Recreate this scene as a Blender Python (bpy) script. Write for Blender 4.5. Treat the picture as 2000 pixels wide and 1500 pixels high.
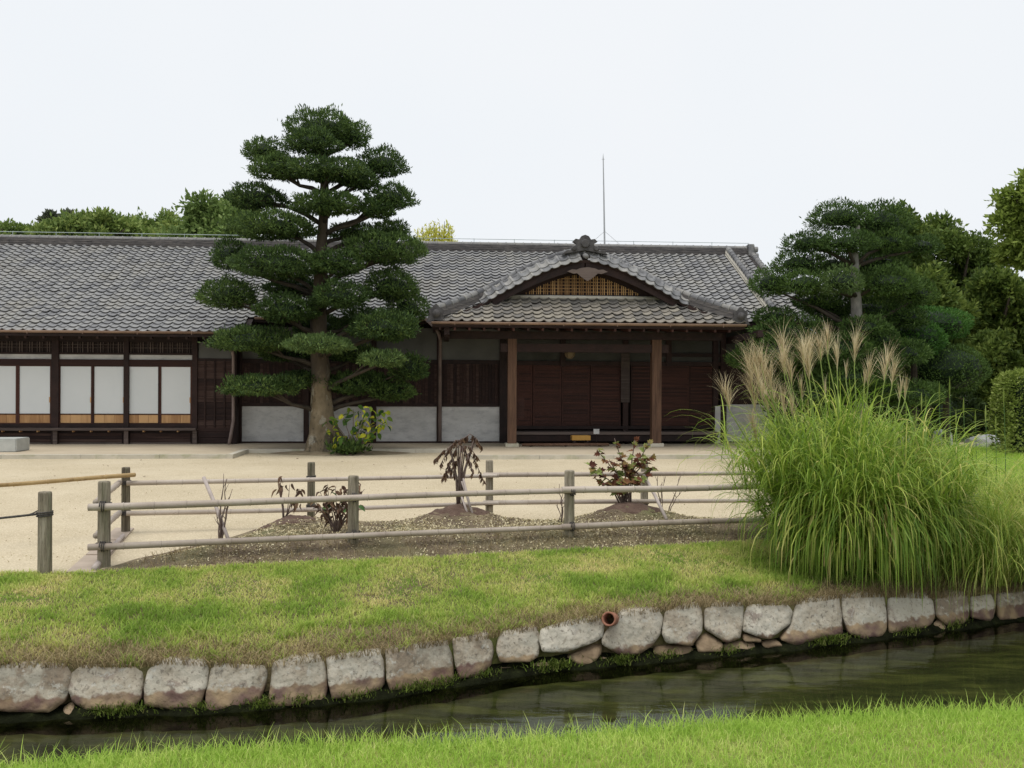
import bpy, bmesh, math, random
import numpy as np
from mathutils import Vector, Matrix, noise, geometry
for o in list(bpy.data.objects): bpy.data.objects.remove(o)
SC = bpy.context.scene; COL = SC.collection
R = math.radians
# ------------------------------------------------------------------ camera
F = 1800.0; H = 1.8; ROLL = 0.004
cam_d = bpy.data.cameras.new('camera'); cam = bpy.data.objects.new('camera', cam_d); COL.objects.link(cam)
cam_d.sensor_fit = 'HORIZONTAL'; cam_d.sensor_width = 36; cam_d.lens = 36 * F / 2000
cam_d.clip_start = 0.05; cam_d.clip_end = 2000
cam.matrix_world = Matrix.Translation((0, 0, H)) @ Matrix.Rotation(math.pi / 2, 4, 'X') @ Matrix.Rotation(ROLL, 4, 'Z')
SC.camera = cam
# ------------------------------------------------------------------ sky
world = bpy.data.worlds.new('World'); SC.world = world; world.use_nodes = True
wn = world.node_tree.nodes; wl = world.node_tree.links; wn.clear()
wo = wn.new('ShaderNodeOutputWorld'); bg = wn.new('ShaderNodeBackground')
sky = wn.new('ShaderNodeTexSky'); sky.sky_type = 'NISHITA'; sky.sun_disc = False
sky.sun_elevation = R(76); sky.sun_rotation = R(205); sky.air_density = 1.0; sky.dust_density = 4.0; sky.ozone_density = 1.0
sc_ = wn.new('ShaderNodeVectorMath'); sc_.operation = 'SCALE'; sc_.inputs['Scale'].default_value = 0.06
wl.new(sky.outputs['Color'], sc_.inputs[0])
cn = wn.new('ShaderNodeTexNoise'); cn.inputs['Scale'].default_value = 1.6; cn.inputs['Detail'].default_value = 4
cr = wn.new('ShaderNodeValToRGB'); cr.color_ramp.elements[0].color = (.885, .93, .975, 1); cr.color_ramp.elements[1].color = (.93, .955, .985, 1)
cr.color_ramp.elements[0].position = .35; cr.color_ramp.elements[1].position = .65
wl.new(cn.outputs['Fac'], cr.inputs['Fac'])
mx = wn.new('ShaderNodeMix'); mx.data_type = 'RGBA'; mx.inputs[0].default_value = 0.94   # thick cloud layer over the clear sky
wl.new(sc_.outputs[0], mx.inputs[6]); wl.new(cr.outputs['Color'], mx.inputs[7])
wl.new(mx.outputs[2], bg.inputs['Color']); bg.inputs['Strength'].default_value = .715
wl.new(bg.outputs[0], wo.inputs[0])
# ------------------------------------------------------------------ sun through cloud
sun_d = bpy.data.lights.new('sun', 'SUN'); sun = bpy.data.objects.new('sun', sun_d); COL.objects.link(sun)
sun_d.energy = 1.5; sun_d.angle = R(40); sun_d.color = (1, .965, .91)
sun.rotation_euler = (R(14), 0, R(-30))
SC.view_settings.view_transform = 'Standard'; SC.view_settings.look = 'None'
SC.view_settings.exposure = 0.5; SC.view_settings.gamma = 1.0

# ------------------------------------------------------------------ helpers: pixels of the photograph -> points
def uv(px, py):
    u = (px - 1000) / F; v = (py - 750) / F
    return u + ROLL * v, v - ROLL * u
def P(px, py, Y):
    u, v = uv(px, py); return Vector((u * Y, Y, H - v * Y))
def G(px, py, z=0.0):
    u, v = uv(px, py); Y = (H - z) / v; return Vector((u * Y, Y, z))
TH = math.atan(0.075); CT, ST = math.cos(TH), math.sin(TH)
ORG = Vector((0, 26.33, 0))
def LP(px, py, b):
    """point of the picture on the plane parallel to the house front at local depth b -> local (x, z)"""
    u, v = uv(px, py)
    n = Vector((-ST, CT, 0)); d = Vector((u, 1, -v)); C = Vector((0, 0, H))
    t = (b - n.dot(C - ORG)) / n.dot(d); p = C + t * d - ORG
    return p.x * CT + p.y * ST, p.z
def LX(px, b, py=750): return LP(px, py, b)[0]
def LZ(py, b, px=1000): return LP(px, py, b)[1]
def W(x, y, z): return Vector((ORG.x + x * CT - y * ST, ORG.y + x * ST + y * CT, z))

# ------------------------------------------------------------------ helpers: materials
MATS = {}
def nodes(m):
    m.use_nodes = True; nt = m.node_tree; nt.nodes.clear(); return nt, nt.nodes, nt.links
def ramp(n, stops):
    r = n.new('ShaderNodeValToRGB'); e = r.color_ramp.elements
    e[0].position = stops[0][0]; e[0].color = (*stops[0][1], 1); e[1].position = stops[-1][0]; e[1].color = (*stops[-1][1], 1)
    for p, c in stops[1:-1]:
        x = e.new(p); x.color = (*c, 1)
    return r
def mat(name, stops, scale=3.0, rough=.8, bump=.0, bscale=None, stretch=(1, 1, 1), detail=6, var=0.0, spec=.3, rnd=0.0, world_space=False, coords=None, speck=None, stain=None, trans=0.0, bdist=.02):
    """noise-ramped colour, optional per-face ('var') and per-object variation, bump, specks"""
    m = bpy.data.materials.new(name); nt, n, l = nodes(m)
    out = n.new('ShaderNodeOutputMaterial'); b = n.new('ShaderNodeBsdfPrincipled')
    b.inputs['Roughness'].default_value = rough; b.inputs['Specular IOR Level'].default_value = spec
    tc = n.new('ShaderNodeTexCoord'); geo = n.new('ShaderNodeNewGeometry')
    mp = n.new('ShaderNodeMapping'); mp.inputs['Scale'].default_value = stretch
    l.new(geo.outputs['Position'] if world_space else tc.outputs['Object'], mp.inputs['Vector'])
    oi = n.new('ShaderNodeObjectInfo')
    vec = mp.outputs[0]
    if rnd:
        ad = n.new('ShaderNodeVectorMath'); ad.operation = 'ADD'
        ml = n.new('ShaderNodeMath'); ml.operation = 'MULTIPLY'; ml.inputs[1].default_value = 37.0
        l.new(oi.outputs['Random'], ml.inputs[0]); l.new(ml.outputs[0], ad.inputs[1]); l.new(vec, ad.inputs[0]); vec = ad.outputs[0]
    t = n.new('ShaderNodeTexNoise'); t.inputs['Scale'].default_value = scale; t.inputs['Detail'].default_value = detail; t.inputs['Roughness'].default_value = .6
    l.new(vec, t.inputs['Vector'])
    fac = t.outputs['Fac']
    if var:
        at = n.new('ShaderNodeAttribute'); at.attribute_name = 'var'
        sm = n.new('ShaderNodeMath'); sm.operation = 'ADD'; l.new(at.outputs['Fac'], sm.inputs[0]); l.new(oi.outputs['Random'], sm.inputs[1])
        fr = n.new('ShaderNodeMath'); fr.operation = 'FRACT'; l.new(sm.outputs[0], fr.inputs[0])
        mxx = n.new('ShaderNodeMix'); mxx.inputs[0].default_value = var
        l.new(fac, mxx.inputs[2]); l.new(fr.outputs[0], mxx.inputs[3]); fac = mxx.outputs[0]
    elif rnd:
        mxx = n.new('ShaderNodeMath'); mxx.operation = 'MULTIPLY_ADD'; mxx.inputs[1].default_value = rnd
        s2 = n.new('ShaderNodeMath'); s2.operation = 'SUBTRACT'; s2.inputs[1].default_value = .5; l.new(oi.outputs['Random'], s2.inputs[0])
        l.new(s2.outputs[0], mxx.inputs[0]); l.new(fac, mxx.inputs[2]); fac = mxx.outputs[0]
    r = ramp(n, stops); l.new(fac, r.inputs['Fac']); colr = r.outputs['Color']
    if stain:      # (noise scale, threshold lo, hi, colour, amount)
        for (ss, lo, hi, scol, amt) in stain:
            t3 = n.new('ShaderNodeTexNoise'); t3.inputs['Scale'].default_value = ss; t3.inputs['Detail'].default_value = 8; t3.inputs['Roughness'].default_value = .65
            l.new(vec, t3.inputs['Vector'])
            mr = n.new('ShaderNodeMapRange'); mr.inputs[1].default_value = lo; mr.inputs[2].default_value = hi; mr.inputs[4].default_value = amt
            l.new(t3.outputs['Fac'], mr.inputs[0])
            mm = n.new('ShaderNodeMix'); mm.data_type = 'RGBA'; l.new(mr.outputs[0], mm.inputs[0]); l.new(colr, mm.inputs[6]); mm.inputs[7].default_value = (*scol, 1); colr = mm.outputs[2]
    if speck:      # (scale, size, colour, amount)
        vo = n.new('ShaderNodeTexVoronoi'); vo.inputs['Scale'].default_value = speck[0]; l.new(vec, vo.inputs['Vector'])
        mr = n.new('ShaderNodeMapRange'); mr.inputs[1].default_value = speck[1]; mr.inputs[2].default_value = speck[1] * 1.3; mr.inputs[3].default_value = speck[3]; mr.inputs[4].default_value = 0
        l.new(vo.outputs['Distance'], mr.inputs[0])
        mm = n.new('ShaderNodeMix'); mm.data_type = 'RGBA'; l.new(mr.outputs[0], mm.inputs[0]); l.new(colr, mm.inputs[6]); mm.inputs[7].default_value = (*speck[2], 1); colr = mm.outputs[2]
    l.new(colr, b.inputs['Base Color'])
    if bump:
        t2 = n.new('ShaderNodeTexNoise'); t2.inputs['Scale'].default_value = bscale or scale * 3; t2.inputs['Detail'].default_value = 8; l.new(vec, t2.inputs['Vector'])
        bp = n.new('ShaderNodeBump'); bp.inputs['Strength'].default_value = bump; bp.inputs['Distance'].default_value = bdist
        l.new(t2.outputs['Fac'], bp.inputs['Height']); l.new(bp.outputs[0], b.inputs['Normal'])
    sh = b.outputs[0]
    if trans:
        tr = n.new('ShaderNodeBsdfTranslucent'); l.new(colr, tr.inputs['Color'])
        ms = n.new('ShaderNodeMixShader'); ms.inputs[0].default_value = trans; l.new(sh, ms.inputs[1]); l.new(tr.outputs[0], ms.inputs[2]); sh = ms.outputs[0]
    l.new(sh, out.inputs[0]); MATS[name] = m
    return m
def grad(a, b, k=.0): return [(.3, a), (.7, b)]
M = MATS
mat('wood_dark', [(.3, (.016, .009, .008)), (.7, (.036, .018, .015))], 4, .7, .3, 20, (1, 1, 1), rnd=.3)
mat('wood_board', [(.3, (.022, .012, .011)), (.6, (.042, .022, .018)), (.8, (.075, .046, .038))], 3, .8, .4, 25, (.4, 1, 6), rnd=.5)
mat('wood_weathered', [(.3, (.06, .045, .04)), (.7, (.15, .115, .10))], 3, .85, .4, 25, (.4, 1, 8), rnd=.5)
mat('wood_brown', [(.3, (.055, .028, .018)), (.7, (.155, .085, .052))], 3, .7, .35, 20, (6, 6, .5), rnd=.3)
mat('wood_red', [(.3, (.030, .012, .009)), (.7, (.070, .026, .018))], 3, .7, .3, 18, (.5, 1, 6), rnd=.5)
mat('wood_tan', [(.25, (.38, .20, .085)), (.75, (.62, .37, .17))], 2.5, .6, .1, 25, (6, 6, .6), rnd=.6)
mat('lattice_tan', [(.3, (.28, .15, .06)), (.7, (.55, .34, .15))], 4, .7, .1, 25, rnd=.5)
mat('lantern_wood', [(.3, (.1, .07, .04)), (.7, (.2, .15, .09))], 4, .7)
mat('plaster', [(.3, (.46, .455, .445)), (.55, (.57, .565, .55)), (.75, (.65, .645, .63))], 1.6, .9, .15, 8, (1, 1, 2.2), rnd=.1, stain=[(2.5, .5, .68, (.33, .33, .34), .6), (9, .56, .68, (.36, .355, .35), .5)])
mat('plaster_eave_shade', [(.3, (.095, .095, .09)), (.7, (.14, .14, .13))], 1.4, .9, .1, 8)  # wall plaster with the shade under the eaves put into its base colour
mat('plaster_porch_shade', [(.3, (.045, .045, .04)), (.7, (.075, .075, .068))], 1.4, .9, .1, 8)  # same plaster, darker still: porch shade painted into the colour
mat('plaster_white', [(.3, (.60, .60, .58)), (.7, (.72, .72, .70))], 1.2, .9, .05, 8)
mat('shoji', [(.3, (.66, .69, .70)), (.7, (.72, .745, .755))], .6, .22, 0, rnd=.1, spec=.5)
mat('tile', [(.1, (.11, .11, .115)), (.4, (.185, .185, .19)), (.62, (.25, .248, .245)), (.85, (.32, .308, .275)), (.97, (.28, .235, .18))], 14, .55, .15, 30, var=.34, spec=.45, stain=[(.9, .5, .72, (.30, .27, .20), .35), (9, .62, .7, (.1, .1, .1), .5)])
mat('porch_tile', [(.1, (.09, .085, .08)), (.35, (.165, .155, .142)), (.6, (.235, .212, .178)), (.8, (.29, .265, .215)), (.95, (.23, .17, .12))], 14, .65, .2, 30, var=.5, spec=.35, stain=[(7, .58, .68, (.09, .085, .08), .6)])
mat('ridge_tile', [(.25, (.05, .047, .048)), (.5, (.10, .092, .09)), (.8, (.22, .19, .17))], 5, .75, .3, 20, (.9, 1, 9), spec=.3, stain=[(3, .52, .7, (.30, .28, .26), .3)])
mat('cap_tile', [(.25, (.10, .10, .105)), (.5, (.18, .18, .182)), (.8, (.28, .27, .25))], 5, .6, .2, 20, rnd=.5, spec=.4)
mat('ornament_tile', [(.3, (.045, .042, .042)), (.7, (.10, .095, .095))], 8, .7, .4, 20)
mat('mortar_cream', [(.3, (.42, .39, .33)), (.7, (.58, .55, .48))], 3, .85)
mat('copper', [(.3, (.19, .12, .085)), (.7, (.32, .215, .155))], 3, .55, 0, stretch=(.6, 1, 1), spec=.4)
mat('downpipe', [(.3, (.16, .12, .11)), (.7, (.27, .21, .19))], 3, .6)
mat('metal', [(.3, (.35, .36, .37)), (.7, (.45, .46, .47))], 3, .5)
mat('wire', [(.3, (.3, .36, .36)), (.7, (.4, .46, .46))], 3, .5)
mat('sand', [(.3, (.415, .345, .228)), (.5, (.485, .408, .28)), (.7, (.545, .468, .335))], .35, .95, .5, 42, world_space=True, speck=(38, .30, (.70, .61, .45), .55), stain=[(.5, .48, .68, (.40, .335, .225), .6), (3.0, .55, .7, (.38, .315, .21), .5), (55, .56, .66, (.27, .215, .14), .65)], bdist=.014)
mat('pavement', [(.3, (.40, .33, .235)), (.7, (.53, .45, .33))], 1.0, .9, .25, 30, world_space=True, stain=[(2, .5, .8, (.33, .27, .20), .6)])
mat('kerb_stone', [(.3, (.42, .39, .32)), (.7, (.56, .52, .43))], 2, .9, .3, 20, stain=[(2.5, .52, .7, (.28, .29, .15), .7)])
mat('soil', [(.25, (.075, .055, .036)), (.5, (.14, .105, .068)), (.75, (.26, .21, .13))], 4, .95, 1, 22, world_space=True, stain=[(1.3, .46, .66, (.14, .14, .06), .75), (.9, .56, .75, (.28, .22, .13), .5)], speck=(60, .22, (.38, .33, .22), .5), bdist=.03)
mat('earth', [(.25, (.20, .155, .10)), (.75, (.36, .29, .19))], 5, .95, .8, 25, world_space=True, stain=[(3, .52, .65, (.13, .12, .05), .6)], bdist=.02)
mat('mound_soil', [(.25, (.07, .042, .032)), (.75, (.15, .10, .075))], 8, .95, 1, 28, world_space=True, bdist=.03)
mat('lawn_soil', [(.25, (.13, .17, .035)), (.75, (.27, .29, .07))], 8, .95, .8, 28, world_space=True, stain=[(1.1, .5, .65, (.30, .24, .10), .6)], bdist=.03)
mat('bank_soil', [(.25, (.075, .06, .032)), (.75, (.20, .16, .08))], 8, .95, .8, 28, world_space=True, stain=[(.9, .45, .6, (.14, .17, .04), .7)], bdist=.03)
mat('stream_bed', [(.30, (.007, .010, .0045)), (.5, (.030, .036, .014)), (.70, (.085, .092, .036))], 3.0, .95, .6, 9, (.5, 2.4, 1), world_space=True, detail=8, bdist=.05)
mat('stone', [(.22, (.25, .20, .145)), (.42, (.37, .32, .245)), (.6, (.45, .405, .325)), (.8, (.51, .475, .395))], 7, .88, .9, 12, rnd=.55, stain=[(3.2, .52, .60, (.48, .46, .38), .6), (4.5, .58, .64, (.17, .12, .10), .65), (30, .54, .64, (.14, .12, .095), .75), (18, .57, .63, (.52, .51, .45), .6), (1.6, .5, .62, (.35, .315, .25), .5)], bdist=.03)
mat('stone_brown', [(.25, (.16, .11, .065)), (.7, (.34, .25, .16))], 8, .85, .7, 20, rnd=.4, stain=[(6, .55, .65, (.09, .08, .04), .7)])
mat('moss_dark', [(.3, (.005, .0055, .003)), (.6, (.014, .016, .007)), (.8, (.045, .055, .016))], 9, .95, .8, 30, spec=.05, bdist=.03)
mat('rock_white', [(.3, (.38, .38, .39)), (.7, (.62, .62, .63))], 3, .85, .4, 12, (1, 1, 1))
mat('step_slab', [(.3, (.33, .27, .215)), (.7, (.46, .38, .31))], 3, .9, .3, 20)
mat('step_stone', [(.3, (.36, .37, .35)), (.7, (.48, .49, .46))], 3, .9, .2, 20)
mat('terracotta', [(.3, (.22, .09, .055)), (.7, (.36, .17, .11))], 10, .8, .3, 30)
mat('post_wood', [(.28, (.09, .074, .052)), (.48, (.24, .205, .15)), (.72, (.42, .37, .29))], 4, .92, 1, 9, (7, 7, .5), rnd=.3, stain=[(2.5, .52, .66, (.13, .145, .08), .6), (30, .58, .66, (.04, .034, .026), .7)], bdist=.03)
mat('bamboo', [(.25, (.28, .225, .185)), (.5, (.39, .33, .275)), (.75, (.48, .42, .36))], 2, .55, .1, 20, rnd=.2, stain=[(9, .62, .7, (.17, .13, .10), .6)])
mat('bamboo_yellow', [(.3, (.26, .17, .07)), (.7, (.43, .30, .14))], 3, .5, .1, 20, stain=[(8, .58, .66, (.2, .12, .05), .6)])
mat('rope', [(.3, (.03, .028, .026)), (.7, (.10, .09, .085))], 30, .9)
mat('bark', [(.25, (.10, .08, .05)), (.5, (.21, .165, .105)), (.75, (.34, .28, .19))], 3, .9, 1, 7, (1, 1, .6), stain=[(1.6, .5, .56, (.06, .05, .034), .85), (4, .57, .62, (.36, .34, .28), .7), (9, .58, .64, (.07, .06, .04), .7)], bdist=.06)
mat('bark_mid', [(.25, (.03, .024, .018)), (.75, (.085, .068, .05))], 4, .9, .6, 12)
mat('bark_pale', [(.25, (.12, .11, .10)), (.75, (.36, .34, .31))], 4, .9, .6, 12, (1, 1, .6))
mat('bark_dark', [(.25, (.035, .026, .02)), (.75, (.09, .07, .05))], 6, .9, .5, 15)
mat('twig', [(.25, (.10, .07, .06)), (.75, (.22, .165, .14))], 8, .9)
mat('stake', [(.25, (.32, .27, .24)), (.75, (.46, .40, .37))], 6, .8)
def leafmat(name, stops, trans=.25, nscale=.8, nmix=.35, rough=.6, spec=.18):
    mat(name, stops, nscale, rough, 0, var=1 - nmix, trans=trans, spec=spec, world_space=True, detail=2)
leafmat('leaf_niwaki', [(.1, (.022, .042, .014)), (.45, (.055, .098, .026)), (.75, (.105, .165, .042)), (.97, (.18, .25, .07))], .22)
leafmat('leaf_niwaki_light', [(.1, (.05, .085, .028)), (.45, (.105, .165, .05)), (.75, (.165, .24, .075)), (.97, (.26, .33, .115))], .22)
leafmat('leaf_niwaki_right', [(.1, (.026, .05, .015)), (.45, (.06, .108, .026)), (.75, (.105, .175, .042)), (.97, (.17, .25, .06))], .25)
leafmat('leaf_clipped', [(.1, (.025, .07, .016)), (.5, (.06, .15, .028)), (.97, (.12, .25, .05))], .2)
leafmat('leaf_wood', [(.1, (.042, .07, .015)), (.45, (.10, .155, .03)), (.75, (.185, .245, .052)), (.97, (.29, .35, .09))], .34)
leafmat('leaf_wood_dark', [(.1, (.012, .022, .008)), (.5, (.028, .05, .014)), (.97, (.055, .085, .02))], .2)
leafmat('leaf_bright', [(.1, (.09, .13, .025)), (.45, (.19, .26, .045)), (.97, (.36, .44, .11))], .38)
leafmat('leaf_pine', [(.1, (.09, .14, .04)), (.5, (.16, .24, .065)), (.97, (.28, .35, .12))], .25)
leafmat('leaf_far', [(.1, (.09, .14, .04)), (.5, (.18, .26, .06)), (.97, (.32, .38, .12))], .28)
leafmat('leaf_grey', [(.1, (.06, .075, .05)), (.5, (.11, .13, .08)), (.97, (.18, .2, .13))], .2)
leafmat('leaf_yellow', [(.1, (.34, .36, .05)), (.5, (.56, .57, .09)), (.97, (.76, .72, .2))], .35)
leafmat('leaf_hedge', [(.1, (.11, .16, .03)), (.5, (.25, .32, .065)), (.97, (.46, .52, .17))], .3)
leafmat('leaf_hydrangea', [(.05, (.03, .08, .022)), (.3, (.08, .16, .03)), (.5, (.26, .36, .04)), (.75, (.52, .56, .04)), (.97, (.62, .58, .06))], .4, 2, .1)
leafmat('leaf_autumn', [(.05, (.10, .035, .025)), (.3, (.20, .08, .045)), (.5, (.26, .15, .06)), (.7, (.20, .23, .06)), (.95, (.26, .33, .10))], .3, 2, .1)
leafmat('leaf_dead', [(.05, (.07, .042, .03)), (.6, (.15, .09, .06)), (.95, (.26, .165, .10))], .2, 2, .1)
leafmat('leaf_green', [(.05, (.05, .12, .03)), (.95, (.14, .24, .08))], .25, 2, .1)
leafmat('grass_near', [(.06, (.22, .38, .055)), (.4, (.42, .60, .10)), (.70, (.58, .72, .17)), (.90, (.78, .70, .36))], .45, 2.2, .45, .6, .2)
leafmat('grass_bank', [(.12, (.13, .22, .04)), (.36, (.30, .44, .07)), (.52, (.50, .58, .14)), (.68, (.72, .65, .28)), (.92, (.80, .62, .35))], .42, 1.25, .62, .7, .2)
leafmat('grass_dead', [(.1, (.13, .095, .05)), (.5, (.30, .23, .12)), (.95, (.50, .41, .24))], .2, 1.5, .4, .8, .1)
leafmat('grass_far', [(.1, (.18, .32, .04)), (.5, (.35, .56, .07)), (.95, (.52, .68, .14))], .38, .6, .5)
leafmat('pampas_leaf', [(.04, (.08, .15, .024)), (.25, (.18, .30, .038)), (.5, (.34, .46, .068)), (.76, (.56, .62, .14)), (.92, (.68, .55, .25)), (.99, (.46, .31, .15))], .42, 1.2, .25, .45, .3)
leafmat('pampas_fine', [(.05, (.14, .23, .04)), (.4, (.32, .44, .07)), (.7, (.52, .58, .12)), (.95, (.68, .57, .26))], .42, 1.2, .25, .5, .3)
leafmat('pampas_plume', [(.05, (.44, .34, .19)), (.5, (.64, .53, .34)), (.95, (.80, .71, .50))], .45, 2, .3)
leafmat('chips', [(.05, (.20, .15, .08)), (.4, (.38, .32, .18)), (.7, (.55, .48, .31)), (.95, (.72, .66, .48))], .0, 1.2, .35, .9, .1)
leafmat('moss_green', [(.05, (.03, .045, .01)), (.4, (.09, .13, .022)), (.7, (.20, .28, .045)), (.95, (.36, .32, .14))], .25, 3, .3)
mat('stem_green', [(.3, (.16, .24, .05)), (.7, (.30, .36, .10))], 3, .6)
mat('green_paint', [(.3, (.02, .30, .12)), (.7, (.03, .36, .16))], 3, .6)
mat('box_orange', [(.3, (.46, .24, .05)), (.7, (.56, .32, .08))], 2, .6)
# stone courses darken below an old water line (a stain on the stone itself)
def stone_waterline(name):
    m = M[name]; nt = m.node_tree; n, l = nt.nodes, nt.links
    b = next(x for x in n if x.type == 'BSDF_PRINCIPLED'); src = b.inputs['Base Color'].links[0].from_socket
    geo = n.new('ShaderNodeNewGeometry'); sp = n.new('ShaderNodeSeparateXYZ'); l.new(geo.outputs['Position'], sp.inputs[0])
    t = n.new('ShaderNodeTexNoise'); t.inputs['Scale'].default_value = 14; l.new(geo.outputs['Position'], t.inputs['Vector'])
    ma = n.new('ShaderNodeMath'); ma.operation = 'MULTIPLY_ADD'; ma.inputs[1].default_value = .11; l.new(t.outputs['Fac'], ma.inputs[0]); l.new(sp.outputs['Z'], ma.inputs[2])
    mr = n.new('ShaderNodeMapRange'); mr.inputs[1].default_value = -.405; mr.inputs[2].default_value = -.385; mr.inputs[3].default_value = .92; mr.inputs[4].default_value = 0
    l.new(ma.outputs[0], mr.inputs[0])
    t2 = n.new('ShaderNodeTexNoise'); t2.inputs['Scale'].default_value = 6; l.new(geo.outputs['Position'], t2.inputs['Vector'])
    rp = ramp(n, [(.38, (.12, .065, .055)), (.5, (.20, .135, .085)), (.62, (.30, .215, .125))]); l.new(t2.outputs['Fac'], rp.inputs['Fac'])
    mm = n.new('ShaderNodeMix'); mm.data_type = 'RGBA'; l.new(mr.outputs[0], mm.inputs[0]); l.new(src, mm.inputs[6]); l.new(rp.outputs['Color'], mm.inputs[7])
    l.new(mm.outputs[2], b.inputs['Base Color'])
stone_waterline('stone')
# water
wm = bpy.data.materials.new('water'); nt, n, l = nodes(wm)
o_ = n.new('ShaderNodeOutputMaterial'); gl = n.new('ShaderNodeBsdfGlossy'); gl.inputs['Roughness'].default_value = .02
tr = n.new('ShaderNodeBsdfTransparent'); tr.inputs['Color'].default_value = (.86, .87, .66, 1)
fr = n.new('ShaderNodeFresnel'); fr.inputs['IOR'].default_value = 1.23
tn = n.new('ShaderNodeTexNoise'); tn.inputs['Scale'].default_value = 5; tn.inputs['Detail'].default_value = 3
mp = n.new('ShaderNodeMapping'); mp.inputs['Scale'].default_value = (.45, 1.6, 1); tc = n.new('ShaderNodeTexCoord')
l.new(tc.outputs['Object'], mp.inputs[0]); l.new(mp.outputs[0], tn.inputs['Vector'])
bp = n.new('ShaderNodeBump'); bp.inputs['Strength'].default_value = .06; bp.inputs['Distance'].default_value = .05
l.new(tn.outputs['Fac'], bp.inputs['Height']); l.new(bp.outputs[0], gl.inputs['Normal']); l.new(bp.outputs[0], fr.inputs['Normal'])
ms = n.new('ShaderNodeMixShader'); l.new(fr.outputs[0], ms.inputs[0]); l.new(tr.outputs[0], ms.inputs[1]); l.new(gl.outputs[0], ms.inputs[2]); l.new(ms.outputs[0], o_.inputs[0])
M['water'] = wm

# ------------------------------------------------------------------ helpers: objects
def tag(o, label=None, cat=None, group=None, kind=None):
    if label: o['label'] = label
    if cat: o['category'] = cat
    if group: o['group'] = group
    if kind: o['kind'] = kind
    return o
def link(name, me, m=None, parent=None, loc=None):
    o = bpy.data.objects.new(name, me); COL.objects.link(o)
    if m and me and not me.materials: me.materials.append(M[m])
    if parent: o.parent = parent
    if loc is not None: o.location = loc
    return o
def empty(name, loc=(0, 0, 0), rz=0):
    o = bpy.data.objects.new(name, None); COL.objects.link(o); o.location = loc; o.rotation_euler = (0, 0, rz); o.empty_display_size = .2; return o
class MB:
    def __init__(s): s.v = []; s.f = []; s.var = []
    def add(s, vs, fs, var=0.0):
        k = len(s.v); s.v += [tuple(p) for p in vs]; s.f += [tuple(i + k for i in f) for f in fs]; s.var += [var] * len(fs); return s
    def box(s, x0, x1, y0, y1, z0, z1, var=0.0):
        vs = [(x0, y0, z0), (x1, y0, z0), (x1, y1, z0), (x0, y1, z0), (x0, y0, z1), (x1, y0, z1), (x1, y1, z1), (x0, y1, z1)]
        return s.add(vs, [(0, 3, 2, 1), (4, 5, 6, 7), (0, 1, 5, 4), (1, 2, 6, 5), (2, 3, 7, 6), (3, 0, 4, 7)], var)
    def bar(s, a, b, w, h, var=0.0, up=(0, 0, 1)):
        a, b = Vector(a), Vector(b); d = (b - a).normalized(); sd = d.cross(Vector(up))
        sd = sd.normalized() if sd.length > 1e-4 else Vector((1, 0, 0)); u = sd.cross(d).normalized()
        vs = [p + sd * (sx * w / 2) + u * (sz * h / 2) for p in (a, b) for sx, sz in ((-1, -1), (1, -1), (1, 1), (-1, 1))]
        return s.add(vs, [(0, 1, 2, 3), (7, 6, 5, 4), (0, 4, 5, 1), (1, 5, 6, 2), (2, 6, 7, 3), (3, 7, 4, 0)], var)
    def tube(s, pts, rad, n=8, cap=True, var=0.0):
        pts = [Vector(p) for p in pts]; m = len(pts)
        if not hasattr(rad, '__len__'): rad = [rad] * m
        rings = []; prev = None
        for i, p in enumerate(pts):
            d = (pts[min(i + 1, m - 1)] - pts[max(i - 1, 0)]).normalized()
            if prev is None:
                a = d.cross(Vector((0, 0, 1))); a = a.normalized() if a.length > 1e-3 else Vector((1, 0, 0))
            else:
                a = prev - d * prev.dot(d); a = a.normalized()
            prev = a; b = d.cross(a)
            rings.append([p + (a * math.cos(2 * math.pi * k / n) + b * math.sin(2 * math.pi * k / n)) * rad[i] for k in range(n)])
        vs = [q for r in rings for q in r]; fs = []
        for i in range(m - 1):
            for k in range(n):
                fs.append((i * n + k, i * n + (k + 1) % n, (i + 1) * n + (k + 1) % n, (i + 1) * n + k))
        if cap: fs += [tuple(range(n - 1, -1, -1)), tuple((m - 1) * n + k for k in range(n))]
        return s.add(vs, fs, var)
    def poly(s, pts, d, var=0.0):
        """closed outline pts (3D, planar) extruded by vector d"""
        n = len(pts); d = Vector(d); vs = [Vector(p) for p in pts] + [Vector(p) + d for p in pts]
        return s.add(vs, [tuple(range(n)), tuple(range(2 * n - 1, n - 1, -1))] + [(i, i + n, (i + 1) % n + n, (i + 1) % n) for i in range(n)], var)
    def mesh(s, name, smooth=False):
        me = bpy.data.meshes.new(name); me.from_pydata(s.v, [], s.f)
        at = me.attributes.new('var', 'FLOAT', 'FACE'); at.data.foreach_set('value', s.var)
        bm = bmesh.new(); bm.from_mesh(me); bmesh.ops.recalc_face_normals(bm, faces=bm.faces); bm.to_mesh(me); bm.free()
        if smooth: me.shade_smooth()
        me.update(); return me
    def build(s, name, m, parent=None, smooth=False, **kw):
        o = link(name, s.mesh(name, smooth), m, parent); tag(o, **kw); return o
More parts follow.
